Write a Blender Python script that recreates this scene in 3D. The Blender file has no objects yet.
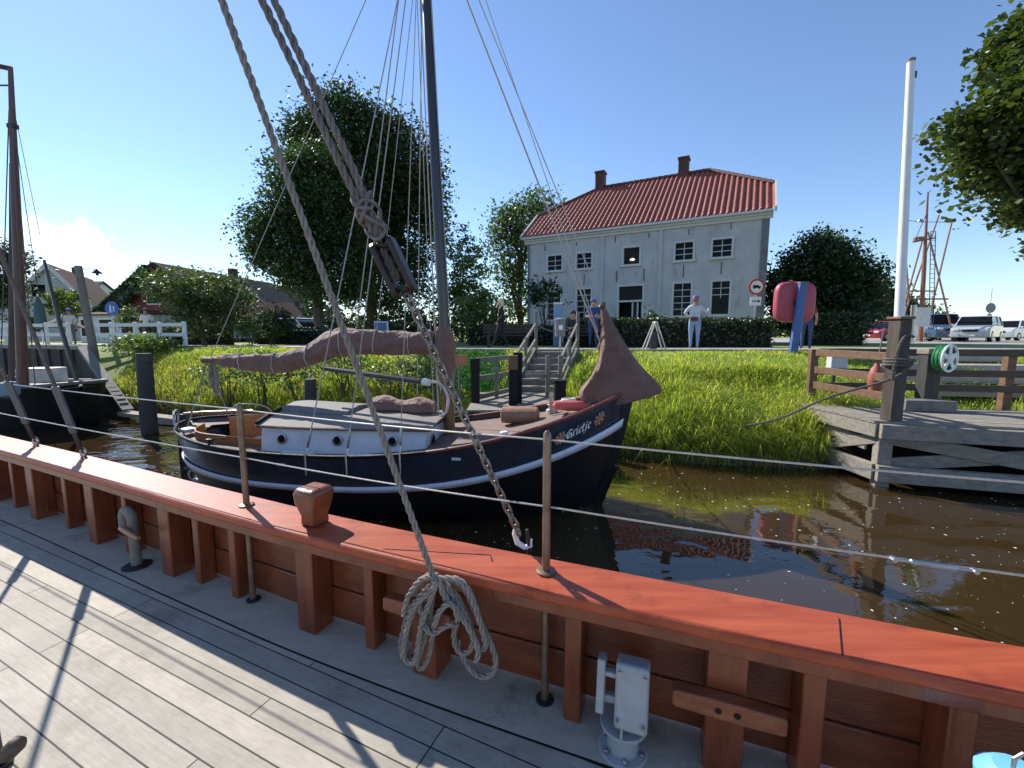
import bpy, bmesh, math, random
import numpy as np
from mathutils import Vector, Matrix, noise as mnoise
random.seed(7); RNG = np.random.default_rng(7)
S = bpy.context.scene
COL = S.collection
rad = math.radians
V = Vector

# ---------------------------------------------------------------- camera, sky, sun, exposure
F, PITCH, CZ = 430.0, 6.5, 2.4
cd = bpy.data.cameras.new('camera'); cam = bpy.data.objects.new('camera', cd); COL.objects.link(cam)
cd.sensor_width = 36; cd.lens = 36*F/1024; cd.clip_start = .05; cd.clip_end = 4000
cam.location = (0, 0, CZ); cam.rotation_euler = (rad(90-PITCH), 0, 0)
S.camera = cam
SUN_EL, SUN_AZ = 38.5, -46.0            # azimuth measured from +Y, negative = to the left
S.view_settings.view_transform = 'Standard'; S.view_settings.look = 'None'
S.view_settings.gamma = 1; S.view_settings.exposure = 0.5
S.cycles.use_denoising = True
S.cycles.max_bounces = 6; S.cycles.diffuse_bounces = 3; S.cycles.glossy_bounces = 3
S.cycles.transmission_bounces = 4; S.cycles.transparent_max_bounces = 6
W = bpy.data.worlds.new('World'); S.world = W; W.use_nodes = True
def build_world():
    nt = W.node_tree; nt.nodes.clear(); N = nt.nodes.new; L = nt.links.new
    out = N('ShaderNodeOutputWorld'); bg = N('ShaderNodeBackground'); L(bg.outputs[0], out.inputs[0])
    sky = N('ShaderNodeTexSky'); sky.sky_type = 'NISHITA'; sky.sun_disc = False
    sky.sun_elevation = rad(SUN_EL); sky.sun_rotation = rad(SUN_AZ); sky.air_density = 1.0
    sky.dust_density = .05; sky.ozone_density = 1.4; sky.altitude = 0
    bg.inputs[1].default_value = .124
    # a low bank of fair-weather cumulus over the houses on the left
    tc = N('ShaderNodeTexCoord')
    dv = ray(72, 268); c = V(dv).normalized()
    sub = N('ShaderNodeVectorMath'); sub.operation = 'SUBTRACT'; L(tc.outputs['Generated'], sub.inputs[0]); sub.inputs[1].default_value = c
    mul = N('ShaderNodeVectorMath'); mul.operation = 'MULTIPLY'; L(sub.outputs[0], mul.inputs[0]); mul.inputs[1].default_value = (7.5, 7.5, 9.5)
    ln = N('ShaderNodeVectorMath'); ln.operation = 'LENGTH'; L(mul.outputs[0], ln.inputs[0])
    no = N('ShaderNodeTexNoise'); no.inputs['Scale'].default_value = 11; no.inputs['Detail'].default_value = 8; no.inputs['Roughness'].default_value = .62
    L(tc.outputs['Generated'], no.inputs['Vector'])
    m1 = N('ShaderNodeMath'); m1.operation = 'MULTIPLY_ADD'; L(ln.outputs['Value'], m1.inputs[0]); m1.inputs[1].default_value = -.46; L(no.outputs['Fac'], m1.inputs[2])
    rp = N('ShaderNodeMapRange'); L(m1.outputs[0], rp.inputs['Value']); rp.inputs['From Min'].default_value = .20; rp.inputs['From Max'].default_value = .27
    rp.inputs['To Max'].default_value = .62
    mx = N('ShaderNodeMixRGB'); L(rp.outputs[0], mx.inputs[0]); L(sky.outputs[0], mx.inputs[1]); mx.inputs[2].default_value = (9.5, 9.6, 9.7, 1)
    hs = N('ShaderNodeMixRGB'); hs.blend_type = 'MULTIPLY'; hs.inputs[0].default_value = 1; hs.inputs[2].default_value = (.91, .985, 1.11, 1)
    L(mx.outputs[0], hs.inputs[1]); L(hs.outputs[0], bg.inputs[0])
_c, _s = math.cos(rad(PITCH)), math.sin(rad(PITCH))
def ray(px, py):
    u, v = (px-512)/F, (384-py)/F
    return (u, _c+v*_s, -_s+v*_c)
def atY(px, py, Y):
    r = ray(px, py); t = Y/r[1]; return V((r[0]*t, Y, CZ+r[2]*t))
def atZ(px, py, z):
    r = ray(px, py); t = (z-CZ)/r[2]; return V((r[0]*t, r[1]*t, z))
build_world()
sl = bpy.data.lights.new('sun', 'SUN'); so = bpy.data.objects.new('sun', sl); COL.objects.link(so)
sl.energy = 5.0; sl.angle = rad(.53); sl.color = (1, .95, .86)
_a, _e = rad(SUN_AZ), rad(SUN_EL)
SUNV = V((math.sin(_a)*math.cos(_e), math.cos(_a)*math.cos(_e), math.sin(_e)))
so.rotation_euler = SUNV.to_track_quat('Z', 'Y').to_euler(); so.location = (0, 0, 60)

# ---------------------------------------------------------------- materials
def M(name, col, rough=.6, var=.22, scale=6, bump=0., bscale=40, metal=0., stretch=(1, 1, 1), rotz=0, col2=None, coat=0., detail=5, spec=.5, sheen=0, spots=0., sscale=9, sstretch=(1, 1, 1), bdist=.02):
    m = bpy.data.materials.new(name); m.use_nodes = True; nt = m.node_tree; N = nt.nodes.new; L = nt.links.new
    b = nt.nodes['Principled BSDF']
    tc = N('ShaderNodeTexCoord'); mp = N('ShaderNodeMapping'); mp.inputs['Scale'].default_value = stretch; mp.inputs['Rotation'].default_value = (0, 0, rotz)
    L(tc.outputs['Object'], mp.inputs[0])
    no = N('ShaderNodeTexNoise'); no.inputs['Scale'].default_value = scale; no.inputs['Detail'].default_value = detail; no.inputs['Roughness'].default_value = .62
    L(mp.outputs[0], no.inputs['Vector'])
    cr = N('ShaderNodeMapRange'); cr.inputs['From Min'].default_value = .3; cr.inputs['From Max'].default_value = .7; L(no.outputs['Fac'], cr.inputs['Value'])
    mx = N('ShaderNodeMixRGB'); L(cr.outputs[0], mx.inputs[0])
    c2 = col2 if col2 else tuple(min(1, c*(1+var)) for c in col); c1 = tuple(c*(1-var) for c in col) if not col2 else col
    mx.inputs[1].default_value = (*c1, 1); mx.inputs[2].default_value = (*c2, 1)
    if spots:      # stains and worn patches
        m3 = N('ShaderNodeMapping'); m3.inputs['Scale'].default_value = sstretch; m3.inputs['Location'].default_value = (3.1, 7.7, 1.3); L(tc.outputs['Object'], m3.inputs[0])
        n3 = N('ShaderNodeTexNoise'); n3.inputs['Scale'].default_value = sscale; n3.inputs['Detail'].default_value = 7; n3.inputs['Roughness'].default_value = .7; L(m3.outputs[0], n3.inputs['Vector'])
        r3 = N('ShaderNodeMapRange'); L(n3.outputs['Fac'], r3.inputs['Value']); r3.inputs['From Min'].default_value = .56; r3.inputs['From Max'].default_value = .72; r3.inputs['To Max'].default_value = spots
        k3 = N('ShaderNodeMixRGB'); k3.blend_type = 'MULTIPLY'; L(r3.outputs[0], k3.inputs[0]); L(mx.outputs[0], k3.inputs[1]); k3.inputs[2].default_value = (.35, .32, .3, 1); mx = k3
    L(mx.outputs[0], b.inputs['Base Color'])
    rr = N('ShaderNodeMapRange'); rr.inputs['To Min'].default_value = max(.02, rough*.8); rr.inputs['To Max'].default_value = min(1, rough*1.2)
    L(no.outputs['Fac'], rr.inputs['Value']); L(rr.outputs[0], b.inputs['Roughness'])
    b.inputs['Metallic'].default_value = metal; b.inputs['Coat Weight'].default_value = coat; b.inputs['Coat Roughness'].default_value = .12
    b.inputs['Specular IOR Level'].default_value = spec; b.inputs['Sheen Weight'].default_value = sheen
    if bump:
        n2 = N('ShaderNodeTexNoise'); n2.inputs['Scale'].default_value = bscale; n2.inputs['Detail'].default_value = 4; L(mp.outputs[0], n2.inputs['Vector'])
        bp = N('ShaderNodeBump'); bp.inputs['Strength'].default_value = bump; bp.inputs['Distance'].default_value = bdist
        L(n2.outputs['Fac'], bp.inputs['Height']); L(bp.outputs[0], b.inputs['Normal'])
    return m
def leafmat(name, dark, light, trans=.4, gloss=.08, rough=.45, patch=None, pscale=.8):
    m = bpy.data.materials.new(name); m.use_nodes = True; nt = m.node_tree; N = nt.nodes.new; L = nt.links.new
    nt.nodes.clear(); out = N('ShaderNodeOutputMaterial')
    g = N('ShaderNodeNewGeometry'); mx = N('ShaderNodeMixRGB'); L(g.outputs['Random Per Island'], mx.inputs[0])
    mx.inputs[1].default_value = (*dark, 1); mx.inputs[2].default_value = (*light, 1)
    if patch:      # drifts of another growth
        tc = N('ShaderNodeTexCoord'); pn = N('ShaderNodeTexNoise'); pn.inputs['Scale'].default_value = pscale; pn.inputs['Detail'].default_value = 4; L(tc.outputs['Object'], pn.inputs['Vector'])
        pr = N('ShaderNodeMapRange'); L(pn.outputs['Fac'], pr.inputs['Value']); pr.inputs['From Min'].default_value = .45; pr.inputs['From Max'].default_value = .62; pr.inputs['To Max'].default_value = .75
        pm = N('ShaderNodeMixRGB'); L(pr.outputs[0], pm.inputs[0]); L(mx.outputs[0], pm.inputs[1]); pm.inputs[2].default_value = (*patch, 1); mx = pm
    d = N('ShaderNodeBsdfDiffuse'); t = N('ShaderNodeBsdfTranslucent'); gl = N('ShaderNodeBsdfGlossy'); gl.inputs['Roughness'].default_value = rough
    L(mx.outputs[0], d.inputs[0])
    br = N('ShaderNodeMixRGB'); br.blend_type = 'MULTIPLY'; br.inputs[0].default_value = 1; L(mx.outputs[0], br.inputs[1]); br.inputs[2].default_value = (1.5, 1.45, .55, 1)
    L(br.outputs[0], t.inputs[0])
    a = N('ShaderNodeMixShader'); a.inputs[0].default_value = trans; L(d.outputs[0], a.inputs[1]); L(t.outputs[0], a.inputs[2])
    e = N('ShaderNodeMixShader'); e.inputs[0].default_value = gloss; L(a.outputs[0], e.inputs[1]); L(gl.outputs[0], e.inputs[2])
    L(e.outputs[0], out.inputs[0]); return m

# ---------------------------------------------------------------- mesh building
class MB:
    def __init__(s): s.v = []; s.f = []; s.mi = []; s.cur = 0
    def add(s, vs, fs):
        o = len(s.v); s.v += [tuple(v) for v in vs]; s.f += [tuple(i+o for i in f) for f in fs]; s.mi += [s.cur]*len(fs); return s
    def hexa(s, p):         # 4 bottom, 4 top, both counter-clockwise from above
        return s.add(p, [(3, 2, 1, 0), (4, 5, 6, 7), (0, 1, 5, 4), (1, 2, 6, 5), (2, 3, 7, 6), (3, 0, 4, 7)])
    def box(s, c, size, rz=0, ry=0, rx=0):
        x, y, z = [a/2 for a in size]; m = Matrix.Rotation(rz, 3, 'Z') @ Matrix.Rotation(ry, 3, 'Y') @ Matrix.Rotation(rx, 3, 'X')
        return s.hexa([V(c)+m @ V(q) for q in ((-x, -y, -z), (x, -y, -z), (x, y, -z), (-x, y, -z), (-x, -y, z), (x, -y, z), (x, y, z), (-x, y, z))])
    def bar(s, a, b, w, h, up=(0, 0, 1)):   # rectangular bar from a to b
        a, b = V(a), V(b); d = (b-a).normalized(); r = d.cross(V(up))
        if r.length < 1e-4: r = d.cross(V((1, 0, 0)))
        r.normalize(); u = r.cross(d); r *= w/2; u *= h/2
        return s.hexa([a-r-u, a+r-u, b+r-u, b-r-u, a-r+u, a+r+u, b+r+u, b-r+u])
    def prism(s, poly, ext):
        n = len(poly); p = [V(q) for q in poly]; e = V(ext)
        nr = V((0, 0, 0))
        for i in range(n): nr += p[i].cross(p[(i+1) % n])
        if nr.dot(e) < 0: p = p[::-1]
        return s.add(p+[q+e for q in p], [tuple(range(n))[::-1], tuple(range(n, 2*n))]+[(i, (i+1) % n, (i+1) % n+n, i+n) for i in range(n)])
    def tube(s, pts, r, n=8, cap=True, closed=False):
        pts = [V(p) for p in pts]; k = len(pts); rr = r if isinstance(r, (list, tuple)) else [r]*k
        T = []
        for i in range(k):
            if closed: d = pts[(i+1) % k]-pts[i-1]
            else: d = pts[min(i+1, k-1)]-pts[max(i-1, 0)]
            T.append(d.normalized() if d.length > 1e-9 else V((0, 0, 1)))
        u = T[0].orthogonal().normalized(); vs = []; fs = []
        for i in range(k):
            if i: 
                u = u - T[i]*u.dot(T[i])
                u = u.normalized() if u.length > 1e-6 else T[i].orthogonal().normalized()
            w = T[i].cross(u)
            for j in range(n):
                a = 2*math.pi*j/n; vs.append(pts[i]+(u*math.cos(a)+w*math.sin(a))*rr[i])
        for i in range(k if closed else k-1):
            i2 = (i+1) % k
            for j in range(n): fs.append((i*n+j, i*n+(j+1) % n, i2*n+(j+1) % n, i2*n+j))
        if cap and not closed: fs += [tuple(range(n))[::-1], tuple(range((k-1)*n, k*n))]
        return s.add(vs, fs)
    def lathe(s, prof, loc, n=16, axis=(0, 0, 1)):   # prof: (radius, height)
        q = V((0, 0, 1)).rotation_difference(V(axis)); loc = V(loc); vs = []; fs = []; k = len(prof)
        for r, h in prof:
            for j in range(n):
                a = 2*math.pi*j/n; vs.append(loc+q @ V((r*math.cos(a), r*math.sin(a), h)))
        for i in range(k-1):
            for j in range(n): fs.append((i*n+j, i*n+(j+1) % n, (i+1)*n+(j+1) % n, (i+1)*n+j))
        fs += [tuple(range(n))[::-1], tuple(range((k-1)*n, k*n))]
        return s.add(vs, fs)
    def loft(s, secs, cap=True, closed=True):
        n = len(secs[0]); k = len(secs); vs = [V(p) for q in secs for p in q]; fs = []
        for i in range(k-1):
            for j in range(n if closed else n-1): fs.append((i*n+j, i*n+(j+1) % n, (i+1)*n+(j+1) % n, (i+1)*n+j))
        if cap and closed: fs += [tuple(range(n))[::-1], tuple(range((k-1)*n, k*n))]
        return s.add(vs, fs)
    def grid(s, rows): return s.loft(rows, cap=False, closed=False)
    def build(s, name, mat, parent=None, smooth=35, bevel=0, loc=None, fix=True):
        me = bpy.data.meshes.new(name); base = BASE.get(parent.name, V((0, 0, 0))) if parent else V(loc) if loc is not None else None
        if base is None:
            a = np.array(s.v); base = V(((a[:, 0].min()+a[:, 0].max())/2, (a[:, 1].min()+a[:, 1].max())/2, a[:, 2].min()))
        me.from_pydata([(v[0]-base[0], v[1]-base[1], v[2]-base[2]) for v in s.v], [], s.f)
        mats = mat if isinstance(mat, (list, tuple)) else [mat]
        for m_ in mats: me.materials.append(m_)
        if len(mats) > 1: me.polygons.foreach_set('material_index', s.mi)
        if fix:
            bm = bmesh.new(); bm.from_mesh(me); bmesh.ops.recalc_face_normals(bm, faces=bm.faces); bm.to_mesh(me); bm.free()
        if smooth:
            me.shade_smooth(); me.set_sharp_from_angle(angle=rad(smooth))
        o = bpy.data.objects.new(name, me); COL.objects.link(o)
        if parent: o.parent = parent
        else: o.location = base
        BASE[o.name] = V(base)
        if bevel:
            b = o.modifiers.new('bevel', 'BEVEL'); b.width = bevel; b.segments = 2; b.limit_method = 'ANGLE'; b.angle_limit = rad(40); b.harden_normals = False
        return o
BASE = {}
def tag(o, label, cat, group=None):
    o['label'] = label; o['category'] = cat
    if group: o['group'] = group
    return o
def setting(o, kind='structure'): o['kind'] = kind; return o
def thing(name, label, cat, loc, group=None):
    o = bpy.data.objects.new(name, None); COL.objects.link(o); o.location = loc; o.empty_display_size = .3; BASE[o.name] = V(loc)
    return tag(o, label, cat, group)
def copy_tree(o, loc, rz=0, label=None, parent=None):
    c = o.copy(); COL.objects.link(c)
    if parent: c.parent = parent
    else: c.location = loc; c.rotation_euler = (0, 0, rz)
    if label: c['label'] = label
    for ch in list(o.children): copy_tree(ch, None, parent=c)
    return c
def npmesh(name, verts, faces_n, k, mat, parent=None, loc=(0, 0, 0), mids=None):
    """verts (n*k,3): n faces of k corners each, unshared; or faces_n an index array"""
    me = bpy.data.meshes.new(name); base = np.array(BASE[parent.name] if parent else loc, float)
    verts = np.asarray(verts, float)-base
    idx = np.asarray(faces_n, np.int32)
    me.vertices.add(len(verts)); me.vertices.foreach_set('co', verts.astype(np.float32).ravel())
    nf = len(idx)//k
    me.loops.add(len(idx)); me.loops.foreach_set('vertex_index', idx)
    me.polygons.add(nf); me.polygons.foreach_set('loop_start', np.arange(0, nf*k, k, dtype=np.int32)); me.polygons.foreach_set('loop_total', np.full(nf, k, np.int32))
    me.materials.append(mat); me.update(calc_edges=True); me.validate()
    o = bpy.data.objects.new(name, me); COL.objects.link(o)
    if parent: o.parent = parent
    else: o.location = loc
    BASE[o.name] = V(base); return o
def resample(pts, step):
    pts = [V(p) for p in pts]; out = [pts[0]]; acc = 0
    for a, b in zip(pts, pts[1:]):
        L = (b-a).length
        if L < 1e-9: continue
        t = step-acc
        while t <= L: out.append(a.lerp(b, t/L)); t += step
        acc = (acc+L) % step
    if (out[-1]-pts[-1]).length > step*.2: out.append(pts[-1])
    return out
def smooth_path(pts, n=8):
    P = [V(p) for p in pts]; out = []
    for i in range(len(P)-1):
        p0, p1, p2, p3 = P[max(i-1, 0)], P[i], P[i+1], P[min(i+2, len(P)-1)]
        for j in range(n):
            t = j/n; out.append(.5*((2*p1)+(p2-p0)*t+(2*p0-5*p1+4*p2-p3)*t*t+(3*p1-p0-3*p2+p3)*t**3))
    out.append(P[-1]); return out
def sag(a, b, d, n=14):
    a, b = V(a), V(b); return [a.lerp(b, i/n)-V((0, 0, d*4*(i/n)*(1-i/n))) for i in range(n+1)]
def laid_rope(mb, pts, r, n=6, turns=7.0, seg=.9):
    """three strands laid round a path"""
    P = resample(pts, r*seg); k = len(P)
    if k < 3: return
    u = (P[1]-P[0]).orthogonal().normalized(); frames = []
    for i in range(k):
        T = (P[min(i+1, k-1)]-P[max(i-1, 0)]).normalized(); u = (u-T*u.dot(T)).normalized(); frames.append((u.copy(), T.cross(u)))
    for s_ in range(3):
        q = []
        for i in range(k):
            a = 2*math.pi*(i*seg/turns+s_/3); q.append(P[i]+(frames[i][0]*math.cos(a)+frames[i][1]*math.sin(a))*r*.55)
        mb.tube(q, r*.47, n)
def chain(mb, a, b, wire=.006, link=.05, d=0):
    P = resample(sag(a, b, d, 30) if d else [a, b], link*.72)
    for i, p in enumerate(P[:-1]):
        T = (P[i+1]-p).normalized(); u = T.orthogonal().normalized(); w = T.cross(u); ang = (i % 2)*math.pi/2+.5
        u2 = u*math.cos(ang)+w*math.sin(ang); pts = []; hw = link*.26; hl = link*.5
        for j in range(12):
            t = 2*math.pi*j/12; cx, cy = math.cos(t), math.sin(t)
            pts.append(p+u2*(hw*cx)+T*((hl-hw)*(1 if cy > .01 else -1 if cy < -.01 else 0)+hw*cy))
        mb.tube(pts, wire, 6, closed=True)

# foliage: leaves spread in clumps through a set of ellipsoids
def leaves(ells, n, size, clump=.55, per=45, shell=.55, up=.5, flat=.6, rng=None, droop=0, aspect=.6):
    rng = rng or RNG; vol = np.array([e[3]*e[4]*e[5] for e in ells])**.8; pick = rng.choice(len(ells), max(1, n//per), p=vol/vol.sum())
    E = np.array(ells)[pick]; d = rng.normal(size=(len(pick), 3)); d /= np.linalg.norm(d, axis=1)[:, None]
    rr = (shell+(1-shell)*rng.random(len(pick))**.6)[:, None]*(1+.06*np.clip(rng.normal(size=(len(pick), 1)), -1.5, 1.5))
    C = E[:, :3]+d*rr*E[:, 3:6]
    cs = clump*(.55+.9*rng.random(len(C)))
    q = np.clip(rng.normal(size=(len(C), per, 3))*.5, -.85, .85); q[..., 2] *= flat
    P = (C[:, None, :]+q*cs[:, None, None]).reshape(-1, 3); P[:, 2] -= droop*np.abs(q[..., 0]).ravel()
    m = len(P); nrm = rng.normal(size=(m, 3)); nrm[:, 2] = np.abs(nrm[:, 2])+up; nrm /= np.linalg.norm(nrm, axis=1)[:, None]
    a = np.cross(nrm, rng.normal(size=(m, 3))); a /= np.linalg.norm(a, axis=1)[:, None]; b = np.cross(nrm, a)
    s = (size*(.6+.8*rng.random(m)))[:, None]; 
    Vv = np.stack([P-a*s*.5, P+b*s*.5*aspect-nrm*s*.08, P+a*s*.5, P-b*s*.5*aspect-nrm*s*.08], 1).reshape(-1, 3)
    return Vv
def limb(mb, a, b, r0, r1, wob=.12, n=6, rng=None):
    rng = rng or random; a, b = V(a), V(b); L = (b-a).length
    pts = [a.lerp(b, i/n)+(V((rng.uniform(-1, 1), rng.uniform(-1, 1), rng.uniform(-.5, .5)))*wob*L/n if 0 < i < n else V((0, 0, 0))) for i in range(n+1)]
    mb.tube(pts, [r0+(r1-r0)*i/n for i in range(n+1)], 7)
def tree(name, label, base, ells, n, size, mat, bark, tr=.25, th=None, group=None, seed=1, clump=.6, per=45, shell=.5, cat='tree', up=.5, aspect=.6, stems=1):
    rng = np.random.default_rng(seed); r2 = random.Random(seed)
    base = V(base); t = thing(name, label, cat, base, group)
    npv = leaves(ells, n, size, clump, per, shell, up, rng=rng, aspect=aspect)
    npmesh('crown', npv, np.arange(len(npv)), 4, mat, t)
    mb = MB(); zs = [e[2] for e in ells]; zt = th if th else max(zs)
    cx = sum(e[0] for e in ells)/len(ells); cy = sum(e[1] for e in ells)/len(ells)
    for k in range(stems):
        b = base+V((r2.uniform(-.2, .2), r2.uniform(-.2, .2), 0))*(stems > 1)
        e_ = ells[k % len(ells)] if stems > 1 else (cx, cy)
        limb(mb, b-V((0, 0, .1)), (e_[0]*.6+base.x*.4, e_[1]*.6+base.y*.4, zt), tr, tr*.25, .1, 8, r2)
    for e in ells:
        for k in range(3):
            z0 = base.z+(e[2]-base.z)*r2.uniform(.3, .75); f = (z0-base.z)/max(.1, zt-base.z)
            st = V((base.x+(cx-base.x)*.6*f, base.y+(cy-base.y)*.6*f, z0))
            en = V((e[0]+e[3]*r2.uniform(-.7, .7), e[1]+e[4]*r2.uniform(-.7, .7), e[2]+e[5]*r2.uniform(-.2, .7)))
            limb(mb, st, en, tr*.4, tr*.06, .2, 5, r2)
    mb.build('trunk', bark, t, fix=False); return t
# ---------------------------------------------------------------- shared materials
mt_bark = M('bark', (.09, .07, .05), .9, .4, 9, .6, 30, stretch=(1, 1, .25))
mt_leaf_dark = leafmat('leaf_dark', (.018, .04, .01), (.045, .085, .02), .3)
mt_leaf_mid = leafmat('leaf_mid', (.03, .065, .012), (.085, .14, .03), .42)
mt_leaf_light = leafmat('leaf_light', (.05, .1, .015), (.14, .2, .04), .5)
mt_leaf_maple = leafmat('leaf_maple', (.03, .055, .014), (.09, .13, .03), .4, .05)
mt_leaf_hedge = leafmat('leaf_hedge', (.02, .04, .012), (.05, .085, .022), .3)
mt_grass = leafmat('grass_blade', (.22, .31, .07), (.56, .59, .20), .72, .03, patch=(.27, .39, .09))
mt_grass_shade = leafmat('grass_shaded', (.025, .13, .03), (.06, .24, .05), .4, .04)  # shade on part of the bank is put into this darker green blade
mt_dry = leafmat('dry_blade', (.16, .15, .05), (.34, .3, .12), .45, .05)
mt_weed = leafmat('weed_leaf', (.06, .11, .03), (.17, .23, .08), .45)
mt_soil = M('soil', (.05, .075, .02), .95, .4, 3, .5, 20, col2=(.09, .085, .03))
mt_lawn = M('lawn_soil', (.14, .2, .03), .95, .3, 1.2, .6, 60, col2=(.29, .34, .07))
mt_paving = M('paving', (.34, .31, .28), .85, .18, 1.5, .3, 50)
mt_white = M('white_paint', (.78, .78, .76), .45, .06, 5)
mt_dirtywhite = M('dirty_white', (.6, .59, .55), .6, .18, 6, .15, 60)
mt_steel = M('galvanised', (.42, .42, .42), .38, .18, 25, metal=1)
mt_iron = M('dark_iron', (.05, .05, .055), .5, .3, 20, .2, 60, metal=.6)
mt_wire = M('steel_wire', (.5, .48, .46), .4, .15, 60, metal=.8)
mt_black = M('black_tar', (.010, .010, .011), .6, .5, 9, .3, 40, spec=.25)
mt_pile = M('tarred_pile', (.03, .028, .025), .8, .6, 6, .6, 30, stretch=(1, 1, .2), col2=(.075, .07, .06))
mt_oldwood = M('weathered_wood', (.19, .165, .135), .85, .3, 5, .4, 40, stretch=(1, 4, 4), rotz=.3, col2=(.34, .305, .255), spots=.6, sscale=3)
mt_greywood = M('grey_timber', (.15, .135, .115), .85, .3, 4, .4, 30, col2=(.25, .23, .2))
mt_railwood = M('brown_railing', (.11, .055, .03), .6, .3, 5, .3, 40, stretch=(.3, 2, 2), col2=(.2, .11, .065))
mt_rope = M('rope', (.19, .16, .14), .9, .25, 40, .3, 200, col2=(.31, .27, .235))
mt_darkrope = M('tarred_rope', (.09, .075, .07), .9, .3, 40, .3, 200, col2=(.17, .145, .13))
mt_cord = M('thin_cord', (.4, .37, .34), .8, .2, 20)
mt_glass = M('window_glass', (.010, .011, .013), .08, .3, 2, spec=.1)
mt_rubber = M('rubber', (.02, .02, .02), .8, .2, 20)
mt_varnish = M('varnished_wood', (.27, .095, .03), .3, .25, 3, .12, 40, stretch=(1, 8, 8), rotz=.4, col2=(.44, .17, .065), coat=.35)

# ---------------------------------------------------------------- ground, bank, water
WE = [(-60, 31), (-30, 20.2), (-14.2, 14.4), (-12.6, 13.3), (-9, 11.9), (-5, 10.6), (0, 9.2), (1.5, 8.7), (3.5, 7.85), (5.9, 7.5), (8, 7.3), (12, 6.4), (20, 4.5), (60, -6)]
RE = [(-60, 33), (-30, 22.2), (-15.5, 17.2), (-14, 16.9), (-8, 14.8), (-2, 12.9), (0, 12.45), (3, 12.3), (6, 12.2), (12, 12.1), (20, 13), (60, 14)]
def ipl(T, x): return float(np.interp(x, [a for a, _ in T], [b for _, b in T]))
SP = [(-1.5, -1.5), (-.25, -1.2), (-.04, -.5), (0, .0), (.03, .3), (.12, .62), (.4, 1.12), (.7, 1.6), (.93, 1.88), (1, 1.93)]
def bank_z(x, y):
    a, b = ipl(WE, x), ipl(RE, x); s = (y-a)/(b-a)
    if s >= 1: return 1.93
    z = float(np.interp(s, [q for q, _ in SP], [q for _, q in SP]))
    sx = .35*(y-10.4); 
    if -.25+sx < x < 1.45+sx and .3 < s < .985: z -= .3
    if s > .02: z += .07*mnoise.noise((x*.9, y*.9, 3))*min(1, (1-s)*4)
    return z
xs = list(np.concatenate([np.arange(-60, -16, 4), np.arange(-16, 16, .35), np.arange(16, 64, 4)]))
rows = []
for x in xs:
    x = float(x); a, b = ipl(WE, x), ipl(RE, x); r = []
    for s in [-1.5, -.25, -.04, 0, .03, .07, .12, .2, .3, .4, .5, .6, .7, .8, .87, .93, 1]:
        y = a+(b-a)*s; r.append((x, y, bank_z(x, y)))
    r += [(x, b+d, 1.93) for d in (.5, 2, 4.2, 8, 16, 30)] + [(x*2, 120, 1.93), (x*12, 900, 1.93)]
    rows.append(r)
o = MB().grid(rows).build('ground', mt_lawn); setting(o)
# paved quay road along the top of the bank
rr = []
for x in np.arange(-40, 40.1, 1.0):
    x = float(x); b = ipl(RE, x); rr.append([(x, b+.25, 1.934), (x, b+3.9, 1.934)])
setting(MB().grid(rr).build('road', mt_paving))
rr = []
for x in np.arange(-40, 40.1, 1.0):
    x = float(x); b = ipl(RE, x); rr.append([(x, b+.05, 1.9), (x, b+.05, 1.99), (x, b+.2, 1.99), (x, b+.2, 1.9)])
setting(MB().grid(rr).build('kerb', mt_greywood))
setting(MB().add([(-200, -200, -1.6), (200, -200, -1.6), (200, 60, -1.6), (-200, 60, -1.6)], [(0, 1, 2, 3)]).build('canal_bed', mt_soil, loc=(0, 0, -1.6)))
setting(MB().add([(13.5, 22, 1.936), (60, 22, 1.936), (60, 60, 1.936), (18, 60, 1.936)], [(0, 1, 2, 3)]).build('parking_area', mt_paving, loc=(0, 0, 0)))
def water_mat():
    m = bpy.data.materials.new('canal_water'); m.use_nodes = True; nt = m.node_tree; N = nt.nodes.new; L = nt.links.new; b = nt.nodes['Principled BSDF']
    b.inputs['Base Color'].default_value = (.042, .025, .010, 1); b.inputs['Roughness'].default_value = .02; b.inputs['IOR'].default_value = 1.5; b.inputs['Specular IOR Level'].default_value = .8
    tc = N('ShaderNodeTexCoord'); mp = N('ShaderNodeMapping'); mp.inputs['Rotation'].default_value = (0, 0, .36); mp.inputs['Scale'].default_value = (1, 1.5, 1); L(tc.outputs['Object'], mp.inputs[0])
    h = None
    for sc, w in ((.9, 1.0), (3.2, .17), (11, .02)):
        n = N('ShaderNodeTexNoise'); n.inputs['Scale'].default_value = sc; n.inputs['Detail'].default_value = 2; n.inputs['Distortion'].default_value = .6; L(mp.outputs[0], n.inputs['Vector'])
        k = N('ShaderNodeMath'); k.operation = 'MULTIPLY_ADD'; L(n.outputs['Fac'], k.inputs[0]); k.inputs[1].default_value = w
        if h: L(h.outputs[0], k.inputs[2])
        else: k.inputs[2].default_value = 0
        h = k
    # ripples grow towards the open water on the left
    sp = N('ShaderNodeSeparateXYZ'); L(tc.outputs['Object'], sp.inputs[0])
    r = N('ShaderNodeMapRange'); L(sp.outputs['X'], r.inputs['Value']); r.inputs['From Min'].default_value = -3; r.inputs['From Max'].default_value = -9; r.inputs['To Min'].default_value = .115; r.inputs['To Max'].default_value = 1.3
    bp = N('ShaderNodeBump'); bp.inputs['Distance'].default_value = .1; L(r.outputs[0], bp.inputs['Strength']); L(h.outputs[0], bp.inputs['Height']); L(bp.outputs[0], b.inputs['Normal'])
    return m
setting(MB().add([(-90, -60, 0), (90, -60, 0), (90, 40, 0), (-90, 40, 0)], [(0, 1, 2, 3)]).build('water', water_mat(), loc=(0, 0, 0)))
mr = []
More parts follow.
